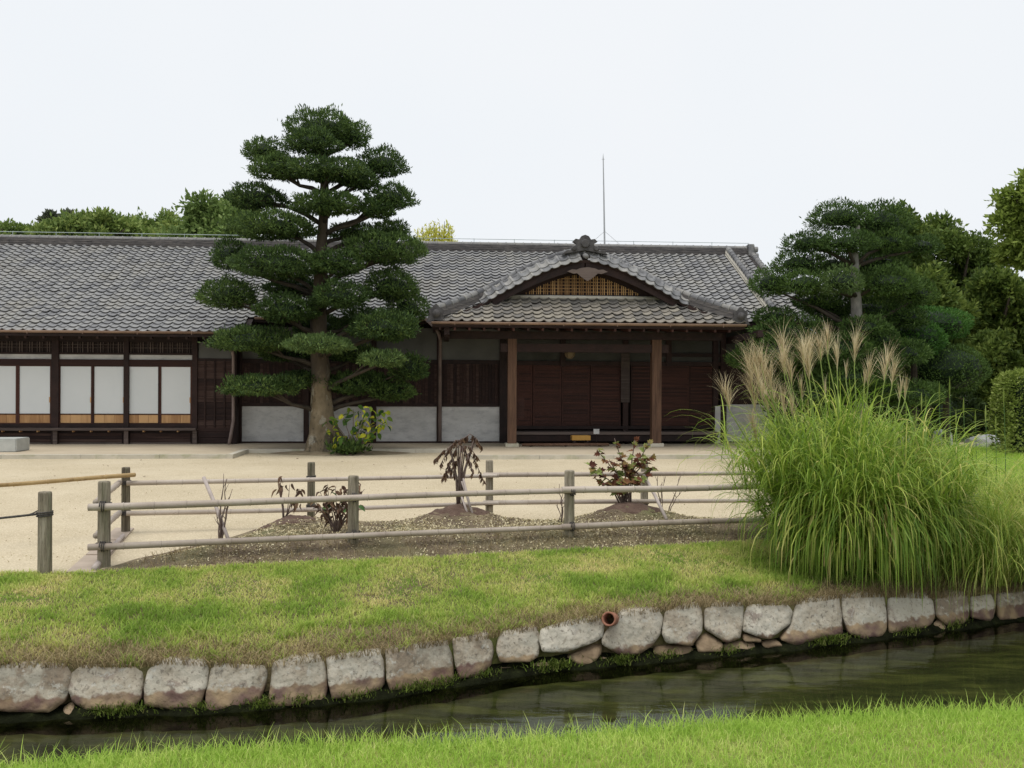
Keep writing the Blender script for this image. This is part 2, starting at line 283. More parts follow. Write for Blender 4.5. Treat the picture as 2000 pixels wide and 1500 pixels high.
def polymesh(name, V, var, m, parent=None, smooth=False, nv=4):
    """V (N, nv, 3) array of loose polygons -> one object"""
    V = np.asarray(V, dtype=np.float32); N = V.shape[0]; me = bpy.data.meshes.new(name)
    me.vertices.add(N * nv); me.vertices.foreach_set('co', V.reshape(-1))
    me.loops.add(N * nv); me.loops.foreach_set('vertex_index', np.arange(N * nv, dtype=np.int32))
    me.polygons.add(N); me.polygons.foreach_set('loop_start', np.arange(0, N * nv, nv, dtype=np.int32))
    me.update(calc_edges=True)
    at = me.attributes.new('var', 'FLOAT', 'FACE'); at.data.foreach_set('value', np.asarray(var, dtype=np.float32))
    return link(name, me, m, parent)
def gridmesh(name, pts, m, parent=None, smooth=True):
    """pts (R, C, 3)"""
    Rr, C = len(pts), len(pts[0]); vs = [tuple(p) for r in pts for p in r]
    fs = [(i * C + j, i * C + j + 1, (i + 1) * C + j + 1, (i + 1) * C + j) for i in range(Rr - 1) for j in range(C - 1)]
    me = bpy.data.meshes.new(name); me.from_pydata(vs, [], fs)
    if smooth: me.shade_smooth()
    return link(name, me, m, parent)
def nz(x, y, z=0, s=1.0): return noise.noise(Vector((x * s, y * s, z * s)))
def unit(v): return v / (np.linalg.norm(v, axis=-1, keepdims=True) + 1e-9)

# ------------------------------------------------------------------ ground lines traced along the stream
WZ = -.6
def line(pix, z): return [G(x, y, z) for x, y in pix]
wl_ = line([(0, 1412), (130, 1405), (280, 1398), (400, 1395), (520, 1386), (640, 1378), (760, 1362), (900, 1340), (1000, 1322), (1100, 1310), (1200, 1302), (1300, 1292), (1400, 1284), (1530, 1272), (1650, 1258), (1750, 1246), (1850, 1233), (2000, 1212)], WZ)
WX = np.array([-30, -12] + [p.x for p in wl_] + [9, 30]); WY = np.array([wl_[0].y - .6, wl_[0].y - .45] + [p.y for p in wl_] + [11.2, 17.0])
def Yw(x): return float(np.interp(x, WX, WY))
tops = [(0, 1302), (140, 1303), (270, 1303), (320, 1295), (400, 1300), (520, 1303), (640, 1288), (750, 1276), (870, 1258), (960, 1245), (1050, 1230), (1175, 1210), (1290, 1193), (1370, 1184), (1450, 1182), (1550, 1180), (1640, 1167), (1730, 1164), (1830, 1168), (1895, 1162), (2000, 1154)]
def on_wall(px, py, off=.07):
    u, v = uv(px, py); Y = 7.5
    for _ in range(12): Y = Yw(u * Y) + off
    return Vector((u * Y, Y, H - v * Y))
tp = [on_wall(*t) for t in tops]
def Zt(x): return float(np.interp(x, [p.x for p in tp], [p.z for p in tp]))
def Yf(x): return float(np.interp(x, [-40, -5.2, -4.2, -3.98, -1.67, .65, 4, 8, 40], [8.6, 8.68, 8.68, 8.70, 9.32, 9.95, 10.95, 12.4, 22]))
nl = [G(0, 1490, -.02), G(200, 1470, -.02), (G(560, 1450, -.02)), G(1000, 1435, -.02), G(1300, 1412, -.02), G(1700, 1388, -.02), G(2000, 1375, -.02)]
def Yn(x): return float(np.interp(x, [-30] + [p.x for p in nl] + [30], [nl[0].y - .5] + [p.y for p in nl] + [nl[-1].y + 4]))
def bank_z(x, y):
    y0, y1 = Yw(x) + .12, Yf(x); t = min(1, max(0, (y - y0) / (y1 - y0))); zt = Zt(x)
    return zt - .02 + (0.0 - zt + .02) * (1 - (1 - t) ** 1.6) + .025 * nz(x, y, 0, 1.3) * math.sin(t * math.pi) + .012 * nz(x, y, 3, 5) * min(1, t * 6) * (1 - t)
XS = [-40, -25, -15, -10, -7] + [x * .1 for x in range(-60, 81)] + [9, 11, 14, 18, 25, 40]
# courtyard: one sheet to the horizon
rows = []
for k, yy in enumerate([None, 14, 20, 30, 60, 150, 600]):
    rows.append([(x * (1 if k < 3 else 1.5 if k < 5 else 15), (Yf(x) - .06 if yy is None else max(yy, Yf(x) + k)), 0.0) for x in XS])
tag(gridmesh('courtyard_ground', rows, 'sand', None, False), kind='structure')
# far bank of lawn
rows = []
rows.append([(x, Yw(x) + .14, -1.0) for x in XS]); rows.append([(x, Yw(x) + .14, Zt(x) - .03) for x in XS])
for j in range(0, 29):
    t = j / 28; rows.append([(x, Yw(x) + .15 + (Yf(x) - Yw(x) - .15) * t, bank_z(x, Yw(x) + .15 + (Yf(x) - Yw(x) - .15) * t) + (.004 if j == 28 else 0)) for x in XS])
tag(gridmesh('stream_bank', rows, 'bank_soil'), kind='structure')
# stream bed and water
tag(gridmesh('stream_bed', [[(x, Yn(x) - .6, -.95) for x in XS]] + [[(x, Yn(x) + (Yw(x) + .2 - Yn(x)) * t, -.685 - .03 * math.sin(t * 3.1) + .025 * nz(x, t * 3, 0, 2) + .012 * nz(x, t * 3, 7, 7)) for x in XS] for t in np.linspace(0, 1, 22)], 'stream_bed'), kind='structure')
tag(gridmesh('stream_water', [[(x, Yn(x) - .5, WZ) for x in XS], [(x, Yw(x) + .18, WZ) for x in XS]], 'water', None, False), kind='structure')
# near lawn with its bank
def near_z(x, y):
    d = Yn(x) - y; return -.02 - .05 * math.exp(-max(d, 0) * 7) + .012 * nz(x, y, 0, 2.0)
rows = [[(x, Yn(x) + .0, -.95) for x in XS], [(x, Yn(x) + .03, -.35) for x in XS]]
for d in [0, .05, .12, .25, .4, .6, .9, 1.4, 2.2, 4, 9, 25]: rows.append([(x, Yn(x) - d, near_z(x, Yn(x) - d)) for x in XS])
tag(gridmesh('near_lawn', rows, 'lawn_soil'), kind='structure')

# ------------------------------------------------------------------ grass blades
rng = np.random.default_rng(7)
def blades(bx, by, bz, length, width, lean, var, segs=2, az=None):
    """curved tapering blades as quads; returns (N*segs,4,3), var"""
    N = len(bx); az = rng.uniform(0, 2 * np.pi, N) if az is None else az
    d = np.stack([np.cos(az), np.sin(az), np.zeros(N)], -1); tw = az + np.pi / 2 + rng.normal(0, .6, N)
    s = np.stack([np.cos(tw), np.sin(tw), np.zeros(N)], -1); base = np.stack([bx, by, bz], -1)
    out = []
    for k in range(segs):
        q = []
        for t, sg in ((k / segs, -1), (k / segs, 1), ((k + 1) / segs, 1), ((k + 1) / segs, -1)):
            w = width * (1 - t ** 1.5 * .95) * .5
            p = base + d * (lean * length * t ** 1.8)[:, None] + np.array([0, 0, 1.0]) * (length * t * np.sqrt(np.clip(1 - (lean * t) ** 2 * .7, .12, 1)))[:, None] + s * (w * sg)[:, None]
            q.append(p)
        out.append(np.stack(q, 1))
    return np.concatenate(out, 0), np.concatenate([var] * segs, 0)
vYn = np.vectorize(Yn); vYw = np.vectorize(Yw); vYf = np.vectorize(Yf)
# near lawn
N = 62000
x = rng.uniform(-3.6, 4.2, N); d = rng.beta(1, 1.6, N) * 1.35 - .03
y = vYn(x) - d; z = np.array([near_z(a, b) for a, b in zip(x, y)])
edge = np.exp(-np.clip(d, 0, 9) * 12)
L = rng.uniform(.03, .06, N) * (1 + edge * rng.uniform(0, 1.7, N)); 
pv = np.array([nz(a, b, 5, 1.7) + .5 * nz(a, b, 1, 6) for a, b in zip(x, y)])
var = np.clip(rng.beta(2, 2.6, N) * .8 + .05 + pv * .35, 0.01, .99)
q, vv = blades(x, y, z - .005, L, rng.uniform(.0035, .0065, N), rng.uniform(.2, 1.0, N), var)
tag(polymesh('near_lawn_grass', q, vv, 'grass_near'), 'bright green short grass on the near bank in front of the stream', 'grass', kind='stuff')
# a few tall blades hanging over the near edge
N = 300
x = rng.uniform(-3, 4, N); y = vYn(x) - rng.uniform(-.03, .08, N); z = np.full(N, -.06)
q, vv = blades(x, y, z, rng.uniform(.07, .16, N), rng.uniform(.004, .008, N), rng.uniform(.2, .85, N), rng.uniform(.2, .8, N), 3)
tag(polymesh('tall_edge_grass', q, vv, 'grass_near'), 'taller loose grass blades along the near edge of the stream', 'grass', kind='stuff')
# bank lawn
N = 135000
x = rng.uniform(-6.5, 7.0, N); t = rng.beta(1.0, 1.0, N)
y = vYw(x) + .14 + (vYf(x) - vYw(x) - .12) * t; z = np.array([bank_z(a, b) for a, b in zip(x, y)])
pv = np.array([nz(a, b, 9, 1.3) + .6 * nz(a, b, 2, 3.3) + .5 * nz(a, b, 4, 8) for a, b in zip(x, y)])
keep = (t > .20) | (rng.uniform(0, 1, N) < .15 + t * 3.4 + pv * .9)
x, y, z, t, pv = x[keep], y[keep], z[keep], t[keep], pv[keep]; N = len(x)
L = rng.uniform(.03, .058, N) * np.where(t < .45, 1.25, 1.0) * (1.05 - .5 * np.clip(pv, -.8, .8))
var = np.clip(.48 + rng.normal(0, .17, N) + pv * .72 - np.where(t < .45, .16, 0) + np.where((t > .5) & (t < .9), .07, 0), .01, .99)
q, vv = blades(x, y, z - .005, L, rng.uniform(.006, .012, N), rng.uniform(.35, 1.1, N), var)
tag(polymesh('bank_lawn_grass', q, vv, 'grass_bank'), 'patchy green and straw coloured lawn on the far bank above the stone wall', 'grass', kind='stuff')
# dead grass hanging over the wall head
N = 17000
x = rng.uniform(-6.5, 7, N); t = rng.beta(1.0, 2.8, N) * .26
y = vYw(x) + .10 + (vYf(x) - vYw(x) - .12) * t; z = np.array([max(bank_z(a, b), Zt(a) - .02) for a, b in zip(x, y)])
tx_ = np.array([on_wall(px, 1200).x for px in rng.uniform(-150, 2100, 90)]); ti = rng.integers(0, 90, 4200); tr_ = rng.uniform(.02, .28, 90)
gx = tx_[ti] + rng.normal(0, .05, 4200); gy = vYw(gx) + .10 + (vYf(gx) - vYw(gx) - .12) * tr_[ti] + rng.normal(0, .02, 4200); gz = np.array([max(bank_z(a, b), Zt(a) - .03) for a, b in zip(gx, gy)])
q, vv = blades(gx, gy, gz, rng.uniform(.05, .13, 4200), rng.uniform(.005, .010, 4200), rng.uniform(.4, 1.1, 4200), rng.uniform(.1, .55, 4200), 3)
tag(polymesh('bank_tufts', q, vv, 'grass_bank'), 'longer green grass tufts just above the stone wall', 'grass', kind='stuff')
q, vv = blades(x, y, z, rng.uniform(.05, .16, N), rng.uniform(.003, .007, N), rng.uniform(.85, 1.15, N), rng.uniform(0, 1, N), 3)
tag(polymesh('dry_grass_fringe', q, vv, 'grass_dead'), 'dry matted grass along the head of the stone wall', 'dry grass', kind='stuff')

# ------------------------------------------------------------------ stone retaining wall
wall = empty('stone_retaining_wall', (0, 8, WZ)); 
tag(wall, 'grey weathered boulder retaining wall rising from the far side of the stream', 'stone wall')
big = [[(-40, 1310), (20, 1299), (60, 1297), (128, 1303), (134, 1318), (130, 1345), (122, 1372), (95, 1392), (20, 1393), (-40, 1386)],
 [(150, 1302), (262, 1301), (274, 1312), (274, 1345), (271, 1368), (250, 1389), (165, 1387), (136, 1372), (129, 1348), (137, 1315)],
 [(300, 1299), (325, 1290), (390, 1293), (404, 1305), (399, 1345), (385, 1384), (330, 1387), (281, 1380), (278, 1350), (286, 1312)],
 [(415, 1299), (515, 1302), (520, 1310), (514, 1345), (503, 1372), (460, 1386), (399, 1390), (402, 1350), (409, 1312)],
 [(530, 1297), (560, 1289), (620, 1282), (631, 1292), (637, 1345), (632, 1371), (600, 1379), (526, 1382), (522, 1372), (528, 1330)],
 [(636, 1288), (690, 1277), (740, 1273), (747, 1290), (749, 1338), (740, 1350), (690, 1364), (648, 1368), (641, 1340)],
 [(752, 1272), (810, 1263), (873, 1254), (883, 1290), (885, 1333), (870, 1341), (800, 1350), (762, 1352), (755, 1330)],
 [(883, 1252), (950, 1239), (960, 1255), (963, 1275), (958, 1302), (938, 1320), (898, 1327), (889, 1300)],
 [(983, 1237), (1048, 1225), (1055, 1250), (1051, 1283), (1035, 1294), (977, 1296), (970, 1272), (973, 1252)],
 [(1057, 1232), (1110, 1217), (1170, 1207), (1181, 1225), (1177, 1245), (1163, 1255), (1105, 1276), (1060, 1275), (1054, 1252)],
 [(1213, 1197), (1250, 1190), (1289, 1191), (1296, 1210), (1289, 1242), (1274, 1264), (1250, 1279), (1212, 1281), (1178, 1262), (1177, 1248), (1192, 1230)],
 [(1301, 1196), (1345, 1184), (1369, 1182), (1373, 1210), (1372, 1235), (1352, 1263), (1303, 1257), (1295, 1240)],
 [(1378, 1191), (1402, 1181), (1453, 1180), (1452, 1215), (1446, 1249), (1420, 1257), (1396, 1241), (1379, 1231)],
 [(1462, 1183), (1538, 1180), (1549, 1195), (1544, 1220), (1505, 1251), (1480, 1244), (1453, 1234), (1456, 1205)],
 [(1560, 1179), (1590, 1171), (1639, 1166), (1645, 1200), (1647, 1240), (1600, 1250), (1555, 1262), (1527, 1251), (1548, 1222), (1555, 1192)],
 [(1646, 1165), (1690, 1160), (1728, 1164), (1733, 1200), (1733, 1230), (1725, 1242), (1690, 1248), (1661, 1239), (1651, 1210)],
 [(1737, 1170), (1780, 1162), (1812, 1161), (1825, 1176), (1828, 1205), (1820, 1221), (1790, 1232), (1741, 1238), (1739, 1210)],
 [(1830, 1167), (1860, 1156), (1889, 1159), (1896, 1190), (1892, 1212), (1875, 1226), (1850, 1221), (1833, 1205)],
 [(1899, 1166), (1935, 1160), (1946, 1180), (1944, 1209), (1933, 1214), (1902, 1208)],
 [(1951, 1161), (2000, 1152), (2030, 1152), (2034, 1200), (2000, 1208), (1956, 1212)]]
small = [[(972, 1308), (1025, 1298), (1032, 1310), (1002, 1322), (974, 1324)], [(1108, 1286), (1160, 1262), (1176, 1262), (1174, 1280), (1155, 1301), (1130, 1300)],
 [(1158, 1303), (1176, 1286), (1204, 1290), (1200, 1304), (1170, 1307)], [(1228, 1286), (1265, 1283), (1272, 1292), (1240, 1297)],
 [(1280, 1266), (1340, 1261), (1356, 1270), (1350, 1280), (1302, 1287), (1279, 1280)], [(1361, 1258), (1381, 1238), (1413, 1259), (1411, 1274), (1366, 1276)],
 [(1415, 1263), (1450, 1256), (1480, 1259), (1478, 1271), (1420, 1277)], [(1455, 1240), (1487, 1249), (1488, 1256), (1456, 1255)], [(1490, 1258), (1520, 1254), (1531, 1263), (1497, 1268)],
 [(1826, 1222), (1838, 1212), (1858, 1228), (1842, 1235)], [(1900, 1214), (1932, 1218), (1915, 1226), (1896, 1224)], [(1655, 1245), (1685, 1253), (1672, 1260), (1652, 1258)],
 [(120, 1385), (135, 1375), (156, 1392), (150, 1402), (122, 1402)], [(1040, 1300), (1100, 1290), (1125, 1303), (1080, 1312), (1042, 1312)], [(890, 1332), (945, 1325), (965, 1326), (960, 1334), (900, 1341)]]
random.seed(3)
for sx in range(1, 5):   # stones beyond the right and left of the frame
    big.append([(px + 95 * sx, py - 12.5 * sx) for px, py in big[15 + (sx % 3)][:1]] and [(2035 + (sx - 1) * 92 + dx, 1150 - (sx - 1) * 10 + dy) for dx, dy in ((2, 6), (45, 0), (86, 2), (90, 35), (84, 52), (40, 58), (4, 56))])
    big.append([(-185 - (sx - 1) * 150 + dx, 1304 + dy) for dx, dy in ((2, 6), (70, -4), (138, 0), (142, 45), (128, 82), (60, 88), (8, 84))])
def stone_obj(poly, m, seed, bulge, name='stone'):
    rs = random.Random(seed); n0 = len(poly); pts = []; pc_ = sum((Vector(p) for p in poly), Vector((0, 0))) / n0
    poly = [tuple(Vector(p) + (Vector(p) - pc_).normalized() * 1.6) for p in poly]
    for i in range(n0):               # rounded resample
        a = Vector(poly[i - 1]); b = Vector(poly[i]); c = Vector(poly[(i + 1) % n0])
        ra = min(.5, 4.5 / max((b - a).length, 1)); rc = min(.5, 4.5 / max((c - b).length, 1))
        p0 = b.lerp(a, ra); p1 = b.lerp(c, rc)
        pts += [p0, p0.lerp(b, .5).lerp(p1.lerp(b, .5), .5), p1]
    out = []
    for i, p in enumerate(pts):
        q = pts[(i + 1) % len(pts)]; k = max(1, int((q - p).length / 8))
        for j in range(k): out.append(p.lerp(q, j / k))
    c2 = sum(out, Vector((0, 0))) / len(out); wpts = []
    for p in out:
        w = on_wall(p.x, p.y, .03); wpts.append(w + Vector((rs.uniform(-1, 1), 0, rs.uniform(-1, 1))) * .006)
    n = len(out); tx = rs.uniform(-.05, .05)
    def inset(p, d):
        v = c2 - p; return p + v.normalized() * min(d, v.length * .5)
    ring = [inset(p, .9) for p in out]; inn = []
    x0_, x1_ = min(p.x for p in out), max(p.x for p in out); y0_, y1_ = min(p.y for p in out), max(p.y for p in out); st_ = max(5.5, (x1_ - x0_) / 18)
    def bdist(q): return min(geometry.intersect_point_line(q, ring[i], ring[(i + 1) % n])[0].__sub__(q).length if 0 <= geometry.intersect_point_line(q, ring[i], ring[(i + 1) % n])[1] <= 1 else (ring[i] - q).length for i in range(n))
    def inside(q):
        r_ = False
        for i in range(n):
            a, b = ring[i], ring[(i + 1) % n]
            if (a.y > q.y) != (b.y > q.y) and q.x < (b.x - a.x) * (q.y - a.y) / (b.y - a.y) + a.x: r_ = not r_
        return r_
    yy = y0_
    while yy < y1_:
        xx = x0_ + (st_ / 2 if int(yy / st_) % 2 else 0)
        while xx < x1_:
            q = Vector((xx + rs.uniform(-1, 1), yy + rs.uniform(-1, 1)))
            if inside(q) and bdist(q) > 2.6: inn.append(q)
            xx += st_
        yy += st_
    cd = geometry.delaunay_2d_cdt(ring + inn, [], [list(range(n))], 1, 1e-4)
    vs = []
    def bat(q): return .0 + .13 * bulge * (y1_ - q.y) / max(y1_ - y0_, 30)
    for q in cd[0]:
        q = Vector(q); w = on_wall(q.x, q.y, bat(q)); bd = bdist(q)
        w.y += .020 * math.exp(-bd / 2.0) + .013 * noise.noise(Vector((w.x * 4 + seed, w.z * 5, 1))) + .018 * abs(noise.noise(Vector((w.x * 8 + seed, w.z * 10, 2)))) + .008 * noise.noise(Vector((w.x * 16 + seed, w.z * 16, 2))) + .006 * noise.noise(Vector((w.x * 28, w.z * 28, 3 + seed))) + tx * (q.y - c2.y) / 250
        vs.append(w)
    fs = [tuple(f) for f in cd[2]]; nb_ = len(vs)
    for dep, sc in ((.05, 1.0), (.22, .93)):
        for p in out:
            q = c2 + (p - c2) * sc; w = on_wall(q.x, q.y, bat(q)); w.y += dep; vs.append(w)
    for i in range(n):
        i2 = (i + 1) % n; fs += [(i, i2, nb_ + i2, nb_ + i), (nb_ + i, nb_ + i2, nb_ + n + i2, nb_ + n + i)]
    fs.append(tuple(nb_ + n + i for i in range(n)))
    mb = MB(); off = Vector(wall.location); mb.add([v - off for v in vs], fs)
    o = mb.build(name, m, wall, True); return o
for i, p in enumerate(big): stone_obj(p, 'stone', i * 7 + 1, 1.0)
for i, p in enumerate(small): stone_obj(p, 'stone_brown', i * 5 + 200, .7)
# dark wet footing course under the stones
rows = []
xs = np.arange(-9, 9.5, .05)
for (dy, zz) in ((.16, -.50), (.09, -.535), (.045, -.555), (.01, -.575), (-.015, -.60), (-.03, -.63), (-.03, -.76)):
    rows.append([(x - wall.location.x, Yw(x) + dy + .05 * nz(x, zz, 0, 6) - wall.location.y, zz + .03 * nz(x, zz * 3, 4, 9) - wall.location.z) for x in xs])
gridmesh('footing', rows, 'moss_dark', wall)
# moss and weeds growing from the footing
N = 3600
cx = rng.choice(np.array([on_wall(px, 1300).x for px in (215, 240, 260, 400, 515, 520, 590, 700, 800, 820, 840, 870, 950, 1060, 1085, 1100, 1210, 1220, 1420, 1625, 1640, 1600, 1770, 1860, 1300)]), N)
x = cx + rng.normal(0, .10, N) * rng.uniform(.2, 1.3, N); y = vYw(x) + .005 + rng.normal(0, .025, N); z = -.575 + rng.uniform(-.02, .05, N)
q, vv = blades(x, y, z, rng.uniform(.02, .10, N) ** 1.15, rng.uniform(.004, .012, N), rng.uniform(.5, .99, N), rng.uniform(0, 1, N), 2, az=rng.normal(-np.pi / 2, 1.4, N))
tag(polymesh('footing_weeds', q, vv, 'moss_green'), 'small green weeds and moss at the waterline of the stone wall', 'weeds', kind='stuff')
# terracotta drain pipe
pp = on_wall(1190, 1209, -.03); mb = MB()
ns = 20; vs = []
for (r, dy) in ((.058, .5), (.058, .0), (.062, -.01), (.062, -.035), (.046, -.035), (.042, .3)):
    vs += [Vector((r * math.cos(2 * math.pi * k / ns), dy, r * math.sin(2 * math.pi * k / ns))) for k in range(ns)]
fs = [(i * ns + k, i * ns + (k + 1) % ns, (i + 1) * ns + (k + 1) % ns, (i + 1) * ns + k) for i in range(5) for k in range(ns)] + [tuple(5 * ns + k for k in range(ns))]
mb.add(vs, fs); o = mb.build('drain_pipe', 'terracotta', None, True); o.location = pp; o.rotation_euler = (R(-14), 0, R(-14))
tag(o, 'short terracotta drain pipe poking out between stones of the wall', 'pipe')

# ================================================================== the house
house = empty('japanese_house', ORG, TH)
tag(house, 'long dark timber Japanese house with grey tiled roof and gabled entrance porch', 'house')
FZ = .10                                                   # pavement level at the walls
PITCH = .55; CA = 1 / math.sqrt(1 + PITCH ** 2); SA = PITCH * CA
bE = -1.2; zE = LZ(650, bE, 200) + .03
def rz_(b): return zE + PITCH * (b - bE)
lo, hi = 2.0, 12.0
for _ in range(40):
    mid = (lo + hi) / 2
    if rz_(mid) > LZ(476, mid, 200): hi = mid
    else: lo = mid
bR = lo; zR = rz_(bR); zRT = LZ(459.5, bR - .2, 200)
EXPO = .235; SB = EXPO * CA
bM = bE + 4 * SB                                           # eave of the recessed middle part
xLend = LX(482, bE); x0R = -19.0; xRend = LX(1463, bR, 490)
def boxpart(name, px0, px1, py0, py1, b0, b1, m, parent=house, pxz=None, **kw):
    c = (px0 + px1) / 2 if pxz is None else pxz
    xa, xb = LX(px0, b0, (py0 + py1) / 2), LX(px1, b0, (py0 + py1) / 2)
    return MB().box(xa, xb, b0, b1, LZ(py1, b0, c), LZ(py0, b0, c)).build(name, m, parent, **kw)
# ---- roof decks
def deck(mb, xa, xb, bf, th=.10):
    sec = [(bf, rz_(bf) - .02), (bR, zR - .02), (2 * bR - bf, rz_(bf) - .02), (2 * bR - bf, rz_(bf) - .02 - th), (bR, zR - .02 - th), (bf, rz_(bf) - .02 - th)]
    mb.poly([(xa, b, z) for b, z in sec], (xb - xa, 0, 0))
mb = MB(); deck(mb, x0R, xLend, bE); deck(mb, xLend + .003, xRend - .05, bM)
sec = [(bM, rz_(bM) - .02), (bM + 2.4, rz_(bM + 2.4) - .02), (bM + 2.4, rz_(bM + 2.4) - .12), (bM, rz_(bM) - .12)]
mb.poly([(xRend - .04, b, z) for b, z in sec], (2.3, 0, 0))
roof = mb.build('main_roof', 'wood_dark', house)
# ---- one pantile
TW = .265
def tile_geo(w=TW, ln=.29, lift=.052, lip=.020):
    k = 9; us = [0, .1, .22, .36, .5, .62, .72, .82, .92, 1.04]
    def h(u): return (.004 - .024 * math.sin(math.pi * min(u, .7) / .7)) if u < .7 else .004 + .030 * math.sin(math.pi * (min(u, 1.0) - .7) / .3)
    vs = [];
    for u in us: vs.append((u * w, 0, h(u) + lift - lip))
    for u in us: vs.append((u * w, 0, h(u) + lift))
    for u in us: vs.append((u * w, ln, h(u) + .002))
    c = len(us); fs = [(i, i + 1, c + i + 1, c + i) for i in range(c - 1)] + [(c + i, c + i + 1, 2 * c + i + 1, 2 * c + i) for i in range(c - 1)]
    return np.array(vs), fs
TV, TF = tile_geo()
def tile_mesh(name, m):
    me = bpy.data.meshes.new(name); me.from_pydata([tuple(v) for v in TV], [], TF); me.materials.append(M[m])
    me.attributes.new('var', 'FLOAT', 'FACE'); me.update(); return me
TM_MAIN = tile_mesh('tile', 'tile'); TM_PORCH = tile_mesh('tile', 'porch_tile'); TM_BARGE = tile_mesh('barge_tile', 'cap_tile')
def tile_place(parent, me, x, b, z, ex, es, en):
    o = link('tile', me, None, parent)
    o.matrix_local = Matrix(((ex[0], es[0], en[0], x), (ex[1], es[1], en[1], b), (ex[2], es[2], en[2], z), (0, 0, 0, 1)))
    return o
random.seed(11)
EXm = (1, 0, 0); ESm = (0, CA, SA); ENm = (0, -SA, CA)
quads = []; qvar = []
def tile_bulk(x, b, z, ex, es, en, v):
    B = np.array([ex, es, en]); pts = TV @ B + np.array([x, b, z])
    for f in TF: quads.append(pts[list(f)]); qvar.append(v)
nrows = int((bR - .12 - bE) / SB)
singles = 0
for r in range(nrows):
    b = bE + r * SB; z = rz_(b)
    xa = x0R; xb = xLend if r < 4 else xRend - .05
    if 4 <= r < 15: xb = xRend + 2.25
    ncol = int((xb - xa) / TW)
    for c in range(ncol):
        x = xa + c * TW + random.gauss(0, .004)
        colr = nz(c * .9, r * .18, 0, .7) * .5
        v = (.42 + random.gauss(0, .16) + colr * .5) % 1.0
        jz = random.gauss(0, .003); en = ENm
        if r < 6 and singles < 120 and x > -12.9 and x < LX(440, b):
            tile_place(roof, TM_MAIN, x, b, z + jz, EXm, ESm, ENm); singles += 1
        else:
            tile_bulk(x, b, z + jz, EXm, ESm, ENm, max(.02, min(.98, v)))
    # back slope, coarse
polymesh('roof_tiles', np.array(quads), qvar, 'tile', roof)['kind'] = 'stuff'
# verge and lower hip of the right end
# ---- ridge: stacked flat courses with round caps
mb = MB(); nc = 7; hz0 = zR - .10
hc = (zRT - .10 - hz0) / nc
for i in range(nc):
    x = x0R; w = .23 - .012 * (i % 2) - .006 * i
    while x < xRend - .1:
        ln = min(random.choice((.28, .30, .56, .30)), xRend - .1 - x)
        j = random.uniform(-.006, .006)
        mb.box(x + .002, x + ln - .002, bR - w - j, bR + w + j, hz0 + i * hc + .006, hz0 + (i + 1) * hc + (.002 if i % 3 else -.001), random.random()); x += ln
mb.box(x0R, xRend - .15, bR - .19, bR + .19, hz0, zRT - .12)
mb.build('ridge_course', 'ridge_tile', house)['kind'] = 'stuff'
mb = MB(); x = x0R
while x < xRend - .05:
    mb.tube([(x, bR, zRT - .10), (x + .255, bR, zRT - .10), (x + .256, bR, zRT - .10), (x + .285, bR, zRT - .10)], [.10, .10, .115, .115], 12); x += .29
mb.build('ridge_cap_row', 'cap_tile', house, True)['kind'] = 'stuff'
mb = MB(); 
wy = zRT + .10
mb.tube([(x0R, bR, wy), (xRend, bR, wy)], .010, 5)
x = x0R + .5
while x < xRend: mb.tube([(x, bR, zRT - .02), (x, bR, wy + .02)], .009, 5); x += 1.35
mb.build('ridge_wire', 'wire', house)
# right ridge end ornament
o = MB()
o.box(xRend - .10, xRend + .05, bR - .30, bR + .30, zR - .12, zRT + .02)
o.box(xRend + .02, xRend + .16, bR - .26, bR + .26, zR - .22, zR + .18)
o.tube([(xRend - .1, bR - .18, zRT - .04), (xRend + .10, bR - .18, zRT - .04)], .09, 12)
o.tube([(xRend + .10, bR - .2, zR + .1), (xRend + .22, bR - .2, zR + .1)], .10, 12)
o.tube([(xRend + .10, bR - .2, zR - .12), (xRend + .24, bR - .2, zR - .12)], .10, 12)
o.build('ridge_end_tile', 'cap_tile', house)
# ---- caps as parts
mbc = MB(); mbc.tube([(0, 0, 0), (0, .21, 0), (0, .211, 0), (0, .245, 0), (0, .246, 0)], [.085, .085, .10, .10, .06], 10); CAPM = mbc.mesh('ridge_cap', True); CAPM.materials.append(M['cap_tile'])
def caps(path, parent, step=.235, name='ridge_cap', sc=1.0):
    path = [Vector(p) for p in path]; seg = 0; pos = path[0].copy(); acc = [0]
    for a, b in zip(path, path[1:]): acc.append(acc[-1] + (b - a).length)
    s = 0
    def at(s):
        for i in range(len(path) - 1):
            if s <= acc[i + 1] or i == len(path) - 2:
                return path[i].lerp(path[i + 1], (s - acc[i]) / (acc[i + 1] - acc[i] + 1e-9))
    while s < acc[-1] - step * .5:
        a, b = at(s), at(min(s + step, acc[-1])); d = (b - a).normalized(); sd = d.cross(Vector((0, 0, 1))).normalized(); u = sd.cross(d)
        o = link(name, CAPM, None, parent)
        o.matrix_local = Matrix(((sd.x * sc, d.x, u.x * sc, a.x), (sd.y * sc, d.y, u.y * sc, a.y), (sd.z * sc, d.z, u.z * sc, a.z), (0, 0, 0, 1))); s += step
